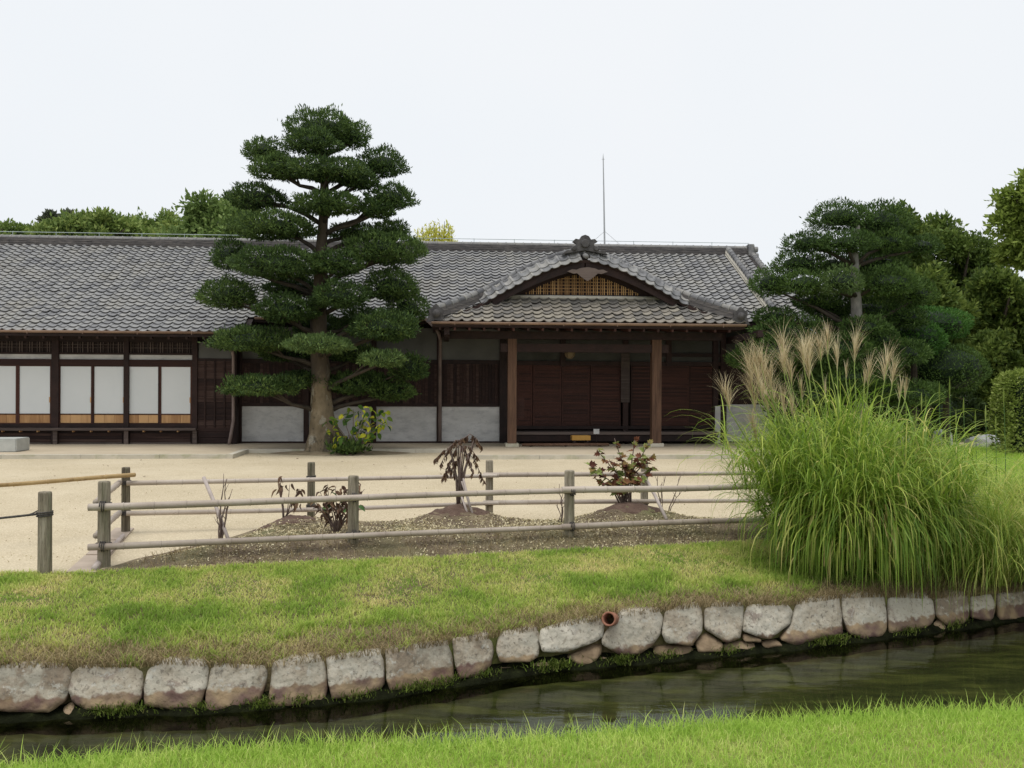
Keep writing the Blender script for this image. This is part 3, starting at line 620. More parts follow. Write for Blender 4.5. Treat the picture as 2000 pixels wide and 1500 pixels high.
def ribbon(path, w, h0, h1, layers, name, m, parent):
    """a stacked ridge that follows a path; layers of alternating width"""
    mb = MB(); path = [Vector(p) for p in path]
    for k in range(layers):
        ww = w - (.025 if k % 2 else 0) - .012 * k; za = h0 + (h1 - h0) * k / layers; zb = h0 + (h1 - h0) * (k + 1) / layers - (.006 if k % 2 else 0)
        for i, (a, b) in enumerate(zip(path, path[1:])):
            d = (b - a); s = Vector((d.y, -d.x, 0)); s = s.normalized() * ww / 2
            vs = [a - s + Vector((0, 0, za)), a + s + Vector((0, 0, za)), a + s + Vector((0, 0, zb)), a - s + Vector((0, 0, zb)), b - s + Vector((0, 0, za)), b + s + Vector((0, 0, za)), b + s + Vector((0, 0, zb)), b - s + Vector((0, 0, zb))]
            mb.add(vs, [(0, 1, 5, 4), (1, 2, 6, 5), (2, 3, 7, 6), (3, 0, 4, 7), (0, 3, 2, 1), (4, 5, 6, 7)], (i * .37 + k * .21) % 1)
    return mb.build(name, m, parent)
# descending ridge near the right end of the main roof
xD = LX(1424, bR - .35, 500)
pth = [(xD, bR - .25, rz_(bR - .25)), (xD, bM + .25, rz_(bM + .25))]
dr = ribbon(pth, .24, .0, .20, 4, 'descending_ridge', 'mortar_cream', house)
caps([(p[0], p[1], p[2] + .24) for p in pth], dr)
pth = [(xRend + .03, bR - .3, rz_(bR - .3)), (xRend + .03, bM + 2.3, rz_(bM + 2.3))]
ve = ribbon(pth, .22, -.05, .06, 2, 'verge_ridge', 'ridge_tile', house)
caps([(p[0], p[1], p[2] + .08) for p in pth], ve)
# gable end wall below the verge
MB().poly([(xRend - .35, bR, zR - .2), (xRend - .35, bM + .8, rz_(bM + .8) - .15), (xRend - .35, 2 * bR - bM - .8, rz_(bM + .8) - .15)], (-.1, 0, 0)).build('gable_wall', 'plaster', house)
# ---- gutters
def gutter(xa, xb, b, z, name='gutter'):
    mb = MB(); n = 8; vs = []
    for x in (xa, xb):
        for r in (.062, .054):
            vs += [(x, b + r * math.cos(math.pi + math.pi * k / n), z + r * math.sin(math.pi + math.pi * k / n)) for k in range(n + 1)]
    m = n + 1; fs = []
    for k in range(n):
        fs += [(k, k + 1, 2 * m + k + 1, 2 * m + k), (m + k, 3 * m + k, 3 * m + k + 1, m + k + 1)]
    fs += [(0, 2 * m, 3 * m, m), (n, m + n, 3 * m + n, 2 * m + n), tuple(range(m)), tuple(range(2 * m, 3 * m))]
    mb.add(vs, fs)
    o = mb.build(name, 'copper', house, True)
    x = xa + .6
    while x < xb:
        MB().bar((x, b - .066, z + .01), (x, b - .066, z - .09), .012, .012).build('gutter_bracket', 'copper', o); x += 1.4
    return o
gutter(x0R, xLend, bE - .055, zE + .02)
gutter(xLend + .05, LX(842, bM), bM - .055, rz_(bM) + .02)
# ---- soffit rafters
def rafters(xa, xb, b0, b1, zf, step=.46):
    x = xa
    while x < xb:
        MB().bar((x, b0, zf(b0)), (x, b1, zf(b1)), .06, .08).build('rafter', 'wood_dark', house); x += step
rafters(LX(-60, bE), xLend, bE + .05, .0, lambda b: rz_(b) - .18)
# ---- solid body behind the fronts
MB().box(x0R, LX(455, .1), .12, 2 * bR - .2, 0, zE + .35).build('left_wing_core', 'wood_dark', house)
MB().box(LX(455, .1) + .004, xRend - .4, .62, 2 * bR - .25, 0.002, zE + .5).build('main_core', 'wood_dark', house)

# ---- left wing front (plane b = 0)
post_px = [-307, -169, -31, 107, 246, 380]
for p in post_px:
    w = 7 if p in (107, -169) else 5
    boxpart('wall_post', p - w, p + w, 655, 871, -.07, .10, 'wood_dark')
boxpart('lintel_beam', -330, 376, 702, 714, -.045, .10, 'wood_red', pxz=200)
boxpart('transom_rail', -330, 376, 689, 692.5, -.04, .09, 'wood_dark', pxz=200)
boxpart('eave_beam', -330, 386, 654, 667, -.05, .10, 'wood_dark', pxz=200)
boxpart('plaster_strip', -330, 376, 692, 703, .0, .08, 'plaster', pxz=200)
boxpart('transom_backing', -330, 376, 666, 690, .06, .11, 'wood_dark', pxz=200)
for a, b in zip(post_px, post_px[1:]):                       # transom lattice bars
    n = 28 if a >= -40 else 14
    for k in range(1, n):
        if (k % 4) == 0: continue
        px = a + (b - a) * k / n
        boxpart('transom_bar', px - .75, px + .75, 668, 688.5, .015, .035, 'wood_weathered', pxz=200)
    for py in (673, 679):
        boxpart('transom_crossbar', a + 5, b - 5, py - .6, py + .6, .036, .05, 'wood_weathered', pxz=200)
panels = [(-238, -178), (-172, -118), (-104, -42), (-24, 31), (38, 98), (118, 178), (184, 242), (252, 309), (315, 372)]
for (a, b) in panels:
    xa, xb = LX(a, 0), LX(b, 0); zt, z1, z2, z0 = LZ(715, 0, 200), LZ(808, 0, 200), LZ(810, 0, 200), LZ(826, 0, 200)
    fr = MB()
    fr.box(xa - .045, xa, -.012, .035, z0 - .04, zt + .02).box(xb, xb + .045, -.012, .035, z0 - .04, zt + .02)
    fr.box(xa, xb, -.010, .033, zt - .012, zt + .02).box(xa, xb, -.008, .031, z2, z1).box(xa, xb, -.010, .033, z0 - .04, z0)
    dp = fr.build('sliding_panel', 'wood_red', house)
    MB().box(xa + .001, xb - .001, .012, .024, z1 + .001, zt - .014).build('paper_pane', 'shoji', dp)
    for k in range(3):
        u0, u1 = xa + (xb - xa) * k / 3 + .003, xa + (xb - xa) * (k + 1) / 3 - .003
        MB().box(u0, u1, .010, .026, z0 + .001, z2 - .002).build('wainscot_board', 'wood_tan', dp)
    MB().box((xa if b % 2 else xb) - .02, (xa if b % 2 else xb) + .005, -.02, -.013, (z1 + zt) / 2 - .35, (z1 + zt) / 2 - .2).build('finger_pull', 'wood_tan', dp)
boxpart('bottom_rail', -330, 376, 828, 835, -.03, .10, 'wood_dark', pxz=200)
boxpart('veranda_sill', -330, 382, 836, 841, -.22, .11, 'wood_weathered', pxz=200)
boxpart('underfloor_backing', -330, 382, 841, 872, .02, .11, 'wood_dark', pxz=200)
for a, b in zip(post_px, post_px[1:]):
    for j, (y0, y1) in enumerate(((846, 851), (852, 857), (858, 863), (864, 871))):
        boxpart('underfloor_board', a + 8, b - 8, y0, y1, -.004 * (4 - j), .018, 'wood_weathered' if j > 2 else 'wood_board', pxz=200)
    boxpart('floor_prop', b - 4, b + 4, 841, 871, -.12, -.075, 'wood_weathered')
    if b > -40:
        for k in (.25, .5, .75):
            px = a + (b - a) * k; boxpart('joist_end', px - 1, px + 1, 841, 844, -.18, -.05, 'wood_tan')
boxpart('foot_stone', 371, 389, 868, 875, -.16, .06, 'kerb_stone')
# board wall at the end of the left wing
boxpart('plaster_panel', 388, 452, 668, 701, -.01, .09, 'plaster_eave_shade')
ys = list(np.linspace(705, 866, 15))
for y0, y1 in zip(ys, ys[1:]):
    boxpart('wall_board', 386, 453, y0 + .3, y1 - .2, -.012 - .004 * random.random(), .09, 'wood_board', pxz=420)
for p in (400, 419, 438): boxpart('wall_batten', p - 1.6, p + 1.6, 703, 835, -.045, -.018, 'wood_board')
boxpart('wall_top_rail', 386, 455, 700, 705, -.03, .09, 'wood_dark')
boxpart('wall_post', 452, 462, 655, 872, -.05, .60, 'wood_dark')
# down pipe of the left wing
dpx, dzt = LX(456, -.16), zE
MB().tube([(dpx + .05, bE + .0, zE - .02), (dpx + .02, -.5, zE - .35), (dpx, -.18, zE - .6), (dpx, -.16, .75), (dpx - .04, -.2, .45), (dpx - .09, -.28, .10)], .045, 10).build('downpipe', 'downpipe', house, True)

# ---- middle front (plane b = .4)
MBb = .4
boxpart('upper_plaster', 462, 985, 640, 703, MBb, .6, 'plaster_eave_shade', pxz=720)
boxpart('middle_beam', 462, 985, 702, 710, MBb - .04, .58, 'wood_dark', pxz=720)
k = 0
for px in np.arange(464, 984, 6.2):
    boxpart('wall_plank', px + .15, px + 6.0, 709, 789, MBb - .005 - .012 * (k % 2), .58, 'wood_board', pxz=720); k += 1
boxpart('plank_rail', 462, 985, 788, 794, MBb - .04, .58, 'wood_dark', pxz=720)
for a, b in ((472, 593), (602, 725), (735, 853), (863, 975)):
    boxpart('plaster_panel', a - 4, b + 4, 793, 863, MBb - .01, .58, 'plaster', pxz=720)
boxpart('ground_sill', 462, 985, 862, 868, MBb - .04, .58, 'wood_dark', pxz=720)
boxpart('plinth', 462, 985, 867, 874, MBb - .02, .58, 'pavement', pxz=720)
for p in (467, 598, 730, 858): boxpart('wall_post', p - 5, p + 5, 640, 870, MBb - .07, .58, 'wood_dark')
boxpart('wall_post', 976, 992, 640, 868, MBb - .10, .58, 'wood_dark')

# ---- entrance porch
bP = -2.55; xc = LX(1143, -1.7); zP = LZ(633, bP, 1150) + .02
bG = -1.15                                                    # pediment plane
hw = (LX(1468, bP) - LX(858, bP)) / 2
bars_ = [(0, LZ(504, -1.7, 1143)), (1.28, LZ(533, -1.7, 1143)), (2.50, LZ(580, -1.7, 1143)), (hw, zP)]
cf = np.polyfit([d for d, _ in bars_], [z for _, z in bars_], 3)
def zG(dx): return float(np.polyval(cf, abs(dx)))
zPed = LZ(583, bG - .05, 1143)
pp_ = (zPed - zP) / (bG - bP); pca = 1 / math.sqrt(1 + pp_ ** 2); psa = pp_ * pca
mb = MB()                                                       # deck: front skirt and the two side slopes running back into the main roof
wTop = hw - (bG - bP) * 1.05
mb.poly([(xc - hw, bP, zP - .02), (xc + hw, bP, zP - .02), (xc + wTop, bG, zPed - .02), (xc - wTop, bG, zPed - .02)], (0, 0, -.08))
N_ = 14
for s in (-1, 1):
    for i in range(N_):
        d0, d1 = hw * i / N_, hw * (i + 1) / N_
        f0, f1 = [(-1.62 if d < 2.55 else -1.62 - (d - 2.55) / (hw - 2.55) * (abs(bP) - 1.62)) for d in (d0, d1)]
        mb.poly([(xc + s * d0, f0, zG(d0) - .03), (xc + s * d1, f1, zG(d1) - .03), (xc + s * d1, 4.2, zG(d1) - .03), (xc + s * d0, 4.2, zG(d0) - .03)], (0, 0, -.09))
proof = mb.build('porch_roof', 'wood_dark', house)
# front skirt tiles, one by one
ESp = (0, pca, psa); ENp = (0, -psa, pca); r = 0
cnt = 0
while bP + r * EXPO * pca < bG - .10:
    b = bP + r * EXPO * pca; z = zP + pp_ * (b - bP); lim = hw - (b - bP) * 1.02 - .02
    n_ = int(2 * lim / TW); x0_ = xc - hw + math.ceil((hw - lim) / TW) * TW
    for c in range(n_):
        x = x0_ + c * TW
        if x + TW > xc + lim + .05: break
        a = random.gauss(0, .012)
        tile_place(proof, TM_PORCH, x, b + random.gauss(0, .006), z + .012 + random.gauss(0, .006), (1, 0, a), ESp, ENp); cnt += 1
    r += 1
print('porch tiles', cnt, 'main singles', singles)
# side slope tiles (seen only from the sides)
quads = []; qvar = []
for s in (-1, 1):
    d = hw
    while d > .3:
        d2 = d - .2; sl = Vector((-s * (d - d2), 0, zG(d2) - zG(d))).normalized()
        b = -1.3 if d < 2.6 else -1.35 - (d - 2.6) / (hw - 2.6) * 1.1
        while b < (4.0 if d < 2.8 else 2.0):
            en = Vector((0, 1, 0)).cross(sl) if s < 0 else sl.cross(Vector((0, 1, 0))); en = en if en.z > 0 else -en
            ex = (0, -1, 0) if s < 0 else (0, 1, 0)
            tile_bulk(xc + s * d, b + (TW if s < 0 else 0), zG(d), ex, tuple(sl), tuple(en), min(.98, max(.02, random.gauss(.42, .18)))); b += TW
        d -= .2
polymesh('side_roof_tiles', np.array(quads), qvar, 'tile', proof)['kind'] = 'stuff'
# cream noshi course at the pediment foot
MB().tube([(xc - 2.32, bG - .10, zPed + .02), (xc + 2.36, bG - .10, zPed + .02)], .055, 10).build('pediment_course', 'mortar_cream', proof, True)
MB().box(xc - 2.2, xc + 2.25, bG - .07, bG + .02, zPed - .06, zPed + .08).build('pediment_sill', 'wood_dark', proof)
# barge tiles: two rows facing the viewer, following the curve
bB = -1.72
dS = []
s_ = 0.10; 
while s_ < 2.62:
    dS.append(s_); sl = (zG(s_ + .02) - zG(s_)) / .02; s_ += TW / math.sqrt(1 + sl * sl)
for s in (-1, 1):
    for i, d in enumerate(dS):
        d2 = d + (dS[1] - dS[0]) * .9 if i + 1 >= len(dS) else dS[i + 1]
        a = Vector((xc + s * d, 0, zG(d))); e = Vector((xc + s * d2, 0, zG(d2))); ex = (e - a).normalized()
        if s < 0: a, ex = e, -ex
        es = Vector((0, .66, .75)); es = (es - ex * es.dot(ex)).normalized(); en = ex.cross(es)
        for row in (0, 1):
            off = Vector((0, bB, -.10)) + es * (row * .185) + en * (0.01 - .01 * row)
            p = a + off; o = tile_place(proof, TM_BARGE, p.x, p.y, p.z, tuple(ex), tuple(es), tuple(en)); o.name = 'barge_tile'
path = {s: [(xc + s * d, bB + .34, zG(d) + .17) for d in np.linspace(0.02, 2.75, 12)] for s in (-1, 1)}
for s in (-1, 1): caps(path[s], proof, .26, 'barge_cap', 1.05)
MB().tube([(xc, bB - .10, zG(0) + .03), (xc, bB + .5, zG(0) + .16)], .065, 12).build('apex_cap', 'cap_tile', proof, True)
# descending ridges and hip ridges
for s in (-1, 1):
    pts = [(xc + s * d, -1.05, zG(d) + .06) for d in np.linspace(.25, 2.35, 9)]
    hip = [(xc + s * (2.35 + (hw - 2.45) * t), -1.05 + (bP + .12 + 1.05) * t, zG(2.35) + .06 + (zP + .12 - zG(2.35) - .06) * t - .05 * math.sin(math.pi * t)) for t in np.linspace(0, 1, 6)]
    rd = ribbon(pts + hip[1:], .22, .0, .24, 4, 'hip_ridge', 'ridge_tile', proof)
    caps([(p[0], p[1], p[2] + .25) for p in pts + hip[1:]], rd, .24)
    ox, ob, oz = hip[-1]
    MB().poly([(ox + s * dx, ob - .10, oz + dz) for dx, dz in ((-.24, -.12), (-.17, .1), (-.2, .2), (-.08, .27), (0, .36), (.09, .27), (.19, .2), (.16, .08), (.24, -.12), (0, -.07))], (s * .02, .14, 0)).build('corner_ornament', 'ornament_tile', proof)
    MB().tube([(ox, ob - .2, oz + .1), (ox, ob + .1, oz + .12)], .10, 12).build('corner_boss', 'ornament_tile', proof, True)
# apex ornament
zo = zG(0) + .13
om = MB(); sil = [(-.62, -.02), (-.50, .10), (-.38, .10), (-.36, .22), (-.26, .19), (-.24, .30), (-.34, .36), (-.26, .44), (-.16, .42), (-.1, .52), (0, .56), (.1, .52), (.16, .42), (.26, .44), (.34, .36), (.24, .30), (.26, .19), (.36, .22), (.38, .10), (.50, .10), (.62, -.02), (.3, .05), (0, .10), (-.3, .05)]
om.poly([(xc + a, -1.60, zo + c * .92) for a, c in sil], (0, .16, 0)); om.tube([(xc, -1.68, zo + .27), (xc, -1.58, zo + .27)], [.10, .13], 12)
for a in (-.30, .30): om.tube([(xc + a, -1.66, zo + .14), (xc + a, -1.58, zo + .14)], [.05, .08], 10)
om.build('apex_ornament', 'ornament_tile', proof)
# porch ridge running back
ribbon([(xc, -1.2, zG(0) + .05), (xc, bR - 1.3, zG(0) + .05)], .3, 0, .32, 5, 'porch_ridge', 'ridge_tile', proof)
# pediment: back board, barge board, lattice, carved pendant
def under(dx, off): return zG(dx) - off
dd = np.linspace(-2.45, 2.45, 25)
MB().poly([(xc + d, bG, under(d, .12)) for d in dd if under(d, .12) > zPed] + [(xc + 2.35, bG, zPed - .02), (xc - 2.35, bG, zPed - .02)], (0, .06, 0)).build('pediment_board', 'wood_dark', proof)
for s in (-1, 1):
    mb = MB(); d_ = np.linspace(.02, 2.5, 12)
    top = [(xc + s * d, bB + .10, under(d, .10)) for d in d_]; bot = [(xc + s * d, bB + .10, under(d, .10) - .22 + .06 * d / 2.5) for d in d_]
    mb.poly(top + bot[::-1], (0, .07, 0)); mb.build('barge_board', 'wood_dark', proof)
lz = zPed + .10
d = -1.95; k = 0
while d < 1.98:
    zt_ = under(d, .36)
    if zt_ > lz + .04: MB().box(xc + d - .011, xc + d + .011, bG - .055, bG - .032, lz, min(zt_, lz + .72)).build('lattice_bar', 'lattice_tan', proof)
    d += .052 if k % 3 else .092; k += 1
for k, dz in enumerate((.08, .17, .26, .35, .44)):
    w_ = 0
    while under(w_, .38) > lz + dz: w_ += .02
    MB().box(xc - w_, xc + w_, bG - .030, bG - .012, lz + dz - .009, lz + dz + .009).build('lattice_crossbar', 'lattice_tan', proof)
MB().box(xc - 2.1, xc + 2.1, bG - .06, bG - .002, lz - .07, lz - .004).build('lattice_sill', 'wood_dark', proof)
gs = [(-.55, .14), (-.42, .22), (-.3, .2), (-.2, .26), (0, .30), (.2, .26), (.3, .2), (.42, .22), (.55, .14), (.38, .06), (.28, .08), (.2, -.02), (.1, -.12), (0, -.2), (-.1, -.12), (-.2, -.02), (-.28, .08), (-.38, .06)]
zg = LZ(538, bB, 1146); MB().poly([(xc + .05 + a, bB - .0, zg + c * .75) for a, c in gs], (0, .05, 0)).build('carved_pendant', 'wood_weathered', proof)
# porch gutter
gutter(xc - hw - .02, xc + hw + .02, bP - .06, zP + .005)
# soffit and rafters of the porch
MB().poly([(xc - hw + .05, bP + .05, zP - .13), (xc + hw - .05, bP + .05, zP - .13), (xc + hw - .05, .4, zP + .12), (xc - hw + .05, .4, zP + .12)], (0, 0, .03)).build('porch_soffit', 'wood_dark', house)
x = xc - hw + .2
while x < xc + hw - .1:
    MB().bar((x, bP + .06, zP - .17), (x, .35, zP + .05), .055, .07).build('rafter', 'wood_red', house); x += .38
# valley down pipe left of the porch
vx = LX(848, bM - .1)
MB().tube([(vx - .15, bM - .15, rz_(bM) - .02), (vx - .02, bM - .1, rz_(bM) - .15), (vx + .12, bM + .05, rz_(bM) - .38), (vx + .16, .28, rz_(bM) - .55), (vx + .16, .28, .15)], .05, 10).build('downpipe', 'downpipe', house, True)
MB().poly([(vx - .32, bM - .24, rz_(bM) + .03), (vx + .2, bM - .24, rz_(bM) + .03), (vx + .1, bM - .24, rz_(bM) - .2), (vx - .02, bM - .24, rz_(bM) - .26)], (0, .15, 0)).build('rain_head', 'downpipe', house)
# pillars on stone bases
bC = -1.38
for p, w in ((1000.5, 8.5), (1283, 9.0)):
    xa, xb = LX(p - w, bC), LX(p + w, bC)
    MB().box(xa, xb, bC, bC + (xb - xa), FZ + .09, zP - .15).build('pillar', 'wood_brown', house)
    MB().poly([(xa - .06, bC - .06, FZ), (xb + .06, bC - .06, FZ), (xb + .06, bC + .34, FZ), (xa - .06, bC + .34, FZ)], (0, 0, .09)).build('pillar_base', 'kerb_stone', house)
xa, xb = LX(992, bC), LX(1292, bC)
MB().box(xc - hw + .25, xc + hw - .25, bC - .02, bC + .22, zP - .36, zP - .16).build('porch_beam', 'wood_dark', house)
MB().box(xa - .2, xb + .2, bC + .03, bC + .2, LZ(688, bC, 1140), LZ(672, bC, 1140)).build('tie_beam', 'wood_dark', house)
for p in (872, 1462):
    x = LX(p, bC); MB().bar((x, bP + .2, zP - .22), (x, .4, zP - .28), .14, .18).build('cantilever_beam', 'wood_dark', house)
# back wall of the porch (plane b = .4): plaster, beams, slatted doors, step
boxpart('upper_plaster', 986, 1560, 640, 708, MBb + .02, .60, 'plaster_porch_shade', pxz=1200)
boxpart('porch_lintel', 986, 1420, 706, 714, MBb - .05, .60, 'wood_dark', pxz=1200)
boxpart('porch_head_rail', 1290, 1420, 690, 697, MBb - .04, .60, 'wood_dark', pxz=1340)
for p in (1100, 1222, 1307, 1398): boxpart('wall_post', p - 5, p + 5, 645, 715 if p == 1307 or p == 1100 else 866, MBb - .09, .59, 'wood_dark')
boxpart('post_cladding', 1213, 1230, 690, 786, MBb - .12, MBb - .095, 'wood_weathered')
doors = [(1010, 1040), (1041, 1096), (1097, 1152), (1153, 1212), (1232, 1284), (1285, 1345), (1346, 1395)]
for a, b in doors:
    xa, xb = LX(a, MBb), LX(b, MBb); zt, z0 = LZ(714, MBb, 1200), LZ(832, MBb, 1200)
    mb = MB(); off = .03 * (doors.index((a, b)) % 2)
    mb.box(xa, xa + .05, MBb - off, MBb + .035 - off, z0, zt).box(xb - .05, xb, MBb - off, MBb + .035 - off, z0, zt).box(xa + .05, xb - .05, MBb + .012 - off, MBb + .022 - off, z0, zt)
    d_ = mb.build('slatted_door', 'wood_red', house)
    ns_ = 17
    for k in range(ns_):
        z = z0 + (zt - z0) * (k + .5) / ns_; h_ = (zt - z0) / ns_ * .36
        MB().box(xa + .052, xb - .052, MBb - .012 - off, MBb + .010 - off, z - h_ / 2, z + h_ / 2).build('slat', 'wood_red', d_)
boxpart('porch_sill', 990, 1410, 832, 838, MBb - .12, .6, 'wood_dark', pxz=1200)
boxpart('porch_step', 1006, 1404, 844, 849, MBb - .75, .6, 'wood_weathered', pxz=1200)
boxpart('porch_step_riser', 1008, 1402, 849, 862, MBb - .70, .58, 'wood_dark', pxz=1200)
boxpart('notice_board', 1009, 1024, 776, 818, -.9, -.86, 'wood_red')
boxpart('side_plaster_panel', 1419, 1600, 790, 862, MBb - .01, .6, 'plaster', pxz=1480)
boxpart('side_wall_post', 1408, 1418, 645, 866, MBb - .08, .6, 'wood_dark')
boxpart('side_wall_boards', 1418, 1600, 705, 790, MBb - .01, .6, 'wood_board', pxz=1480)
boxpart('side_white_post', 1397, 1407, 793, 866, MBb - .13, MBb - .02, 'plaster')
# ---- pavement round the house
pv = MB()
kb = -2.55
def Lkerb(px, py):               # local b of a ground point
    g = G(px, py, FZ) - ORG; return -g.x * ST + g.y * CT, g.x * CT + g.y * ST
bk1, _ = Lkerb(220, 888); bk2, _ = Lkerb(700, 877); bk3, _ = Lkerb(1140, 889)
xk = Lkerb(447, 886)[1]; xk2 = Lkerb(905, 886)[1]
pave = []
pv.box(x0R, xk, bk1 + .16, .3, -.05, FZ - .004).box(xk + .001, xk2, bk2 + .12, .6, -.05, FZ - .008).box(xk2 + .001, xRend + 1, bk3 + .16, .6, -.05, FZ - .006)
pvo = pv.build('house_pavement', 'pavement', None, kind='structure'); pvo.location = ORG; pvo.rotation_euler = (0, 0, TH)
kbm = MB()
def kerb_run(xa, xb, b, ln=1.8):
    x = xa
    while x < xb - .1:
        e = min(x + ln, xb); o = MB().box(x + .004, e - .004, b, b + .155, -.05, FZ).build('kerb_stone', 'kerb_stone', pvo); x = e
MB().box(xk - .003, xk + .15, bk1 + .002, bk2, -.05, FZ + .001).build('kerb_stone', 'kerb_stone', pvo); kerb_run(LX(-250, -2.7), xk - .004, bk1); kerb_run(xk2 + .002, xRend + 1, bk3); kerb_run(xk + .01, xk2 - .01, bk2, 2.2)
# ---- things standing at the house
o = MB(); xs_, zs_ = LP(0, 857, bk1 + .9); xe = LX(32, bk1 + .9); o.box(xs_ - 1.6, xe, 0, .75, FZ - .004, LZ(857, bk1 + .9, 0)); ob_ = o.mesh('stepping_block')
bm = bmesh.new(); bm.from_mesh(ob_); bmesh.ops.bevel(bm, geom=bm.edges[:], offset=.02, segments=2, affect='EDGES'); bm.to_mesh(ob_); bm.free()
so = link('stepping_block', ob_, 'step_stone'); so.matrix_world = Matrix.Translation(ORG) @ Matrix.Rotation(TH, 4, 'Z') @ Matrix.Translation((0, bk1 + .9, 0))
tag(so, 'pale grey stone stepping block on the pavement in front of the sliding panels', 'stone block')
HM = Matrix.Translation(ORG) @ Matrix.Rotation(TH, 4, 'Z')
# orange box on the floor
bb = -1.0
t = empty('storage_box', W(LX(1136, bb), bb, FZ), TH); tag(t, 'shallow orange box on the porch floor by the doors', 'box')
zb0, zb1 = LZ(860, bb, 1136) - FZ, LZ(851, bb, 1136) - FZ; wx = (LX(1154, bb) - LX(1118, bb)) / 2
mb = MB(); mb.box(-wx, wx, 0, .02, zb0, zb1).box(-wx, wx, .30, .32, zb0, zb1).box(-wx, -wx + .02, .021, .299, zb0, zb1).box(wx - .02, wx, .021, .299, zb0, zb1).box(-wx + .02, wx - .02, .021, .299, zb0, zb0 + .02)
mb.build('tray', 'box_orange', t)
mb = MB(); mb.box(-wx + .05, -wx + .1, .02, .3, 0, zb0 - .001).box(wx - .1, wx - .05, .02, .3, 0, zb0 - .001); mb.build('foot', 'wood_dark', t)
# red brown poles lying at the pavement
t = empty('threshold_rack', W(LX(1100, -1.3), -1.3, FZ), TH); tag(t, 'low red brown wooden rail lying on the floor between the porch pillars', 'rail')
xa, xb = LX(1020, -1.3) - LX(1100, -1.3), LX(1190, -1.3) - LX(1100, -1.3)
for k, y in enumerate((0, .12)): MB().tube([(xa + k * .1, y, .05), (xb, y, .055)], .035, 8).build('pole', 'wood_brown', t, True)
for q in (.1, .5, .9):
    MB().box(xa + (xb - xa) * q - .03, xa + (xb - xa) * q + .03, -.03, .16, 0, .02).build('bearer', 'wood_dark', t)
# hanging lantern
bl = -.5; xl, zl = LP(1113, 692, bl)
t = empty('hanging_lantern', W(xl, bl, zl), TH); tag(t, 'small pale lantern hanging under the porch ceiling', 'lantern')
mb = MB(); mb.tube([(0, 0, -.12), (0, 0, -.06), (0, 0, .07)], [.06, .13, .16], 6); mb.build('shade', 'lantern_wood', t)
MB().tube([(0, 0, .07), (0, 0, .09)], [.17, .17], 6).build('rim', 'wood_dark', t); MB().tube([(0, 0, .09), (0, 0, .5)], .008, 5).build('cord', 'wood_dark', t)
# small sign board leaning by the shrub
bs = -.8; xs_, zs_ = LP(1165, 842, bs)
t = empty('small_sign', W(xs_, bs, FZ), TH); tag(t, 'small pale notice on a thin stand before the porch doors', 'sign')
MB().box(-.08, .08, 0, .015, zs_ - FZ - .08, zs_ - FZ + .06).build('board', 'plaster', t); MB().tube([(0, .03, 0), (0, .03, zs_ - FZ + .02)], .012, 6).build('stand', 'wood_dark', t); MB().box(-.1, .1, -.06, .12, 0, .015).build('base', 'wood_dark', t)
# lightning rod on the ridge
xa, za = LP(1181, 474, bR); xb_, zb_ = LP(1178, 300, bR)
t = empty('lightning_rod', W(xa, bR, zRT - .02)); tag(t, 'tall thin grey rod rising from the roof ridge', 'rod')
top = W(xb_, bR, zb_) - t.location; MB().tube([(0, 0, -.1), top * .5, top * .94], [.032, .026, .018], 6).build('mast', 'metal', t); MB().tube([top * .94, top], [.02, .004], 6).build('tip', 'metal', t)
MB().tube([top * .938 - Vector((.05, 0, 0)), top * .938 + Vector((.05, 0, 0))], .008, 5).build('cross_pin', 'metal', t)
for sx in (-1, 1): MB().tube([(0, 0, .45), (sx * .5, 0, .02)], .006, 4).build('guy_wire', 'metal', t)

# ================================================================== planting bed
def mound(x, y):
    h = 0
    for (mx_, my_, r, hh) in MOUNDS:
        d = math.hypot((x - mx_) / r, (y - my_) / (r * .8)); h = max(h, hh * math.exp(-(d ** 2.4))) if d < 2.5 else h
    return h
FP = [Vector((-3.98, 9.0, 0)), Vector((-1.67, 9.73, 0)), Vector((.65, 10.34, 0)), Vector((3.35, 11.05, 0)), Vector((5.2, 11.55, 0))]     # front fence posts
BP = [Vector((-4.62, 11.04, 0)), Vector((-2.55, 11.72, 0)), Vector((-.29, 12.08, 0)), Vector((1.77, 12.28, 0)), Vector((3.9, 12.5, 0))]   # back fence posts
def Yb(x): return float(np.interp(x, [p.x for p in BP], [p.y for p in BP]))
MOUNDS = [(P(560, 1000, 10.9).x, 10.9, .42, .12), (P(893, 985, 11.45).x, 11.45, .46, .20), (P(1225, 975, 11.75).x, 11.75, .52, .22), (P(650, 1030, 10.3).x, 10.3, .30, .03), (P(1095, 1010, 10.9).x, 10.9, .25, .03)]
def bed_z(x, y):
    fl = min(1, max(0, (x + 3.98 - .95 * max(0, (y - Yf(x)) / 2.0) ** 1.3) / .8)); fy = min(1, max(0, (y - Yf(x)) / .5)); fb = min(1, max(0, (Yb(x) - .42 - y) / .35))
    e = fl * fy * fb; e = e * e * (3 - 2 * e)
    return .006 + e * (.125 + .03 * nz(x, y, 0, 1.5) + .012 * nz(x, y, 0, 7)) + mound(x, y) * min(1, fb * 2 + .5)
rows = []
nb = 46
for j in range(nb + 1):
    t = j / nb; rows.append([])
    for i in range(141):
        s = i / 140; y0 = 0; xl = -3.98 + .95 * t ** 1.3 + .10 * nz(t * 5, 3, 0, 1); x = xl + (5.0 - xl) * s
        ya = Yf(x) - .03; yb_ = Yb(x) - .40 + .06 * nz(x, 1, 0, 2); y = ya + (yb_ - ya) * t
        rows[-1].append((x, y, bed_z(x, y) if 0 < j < nb else .004))
tag(gridmesh('planting_bed', rows, 'soil'), kind='structure')
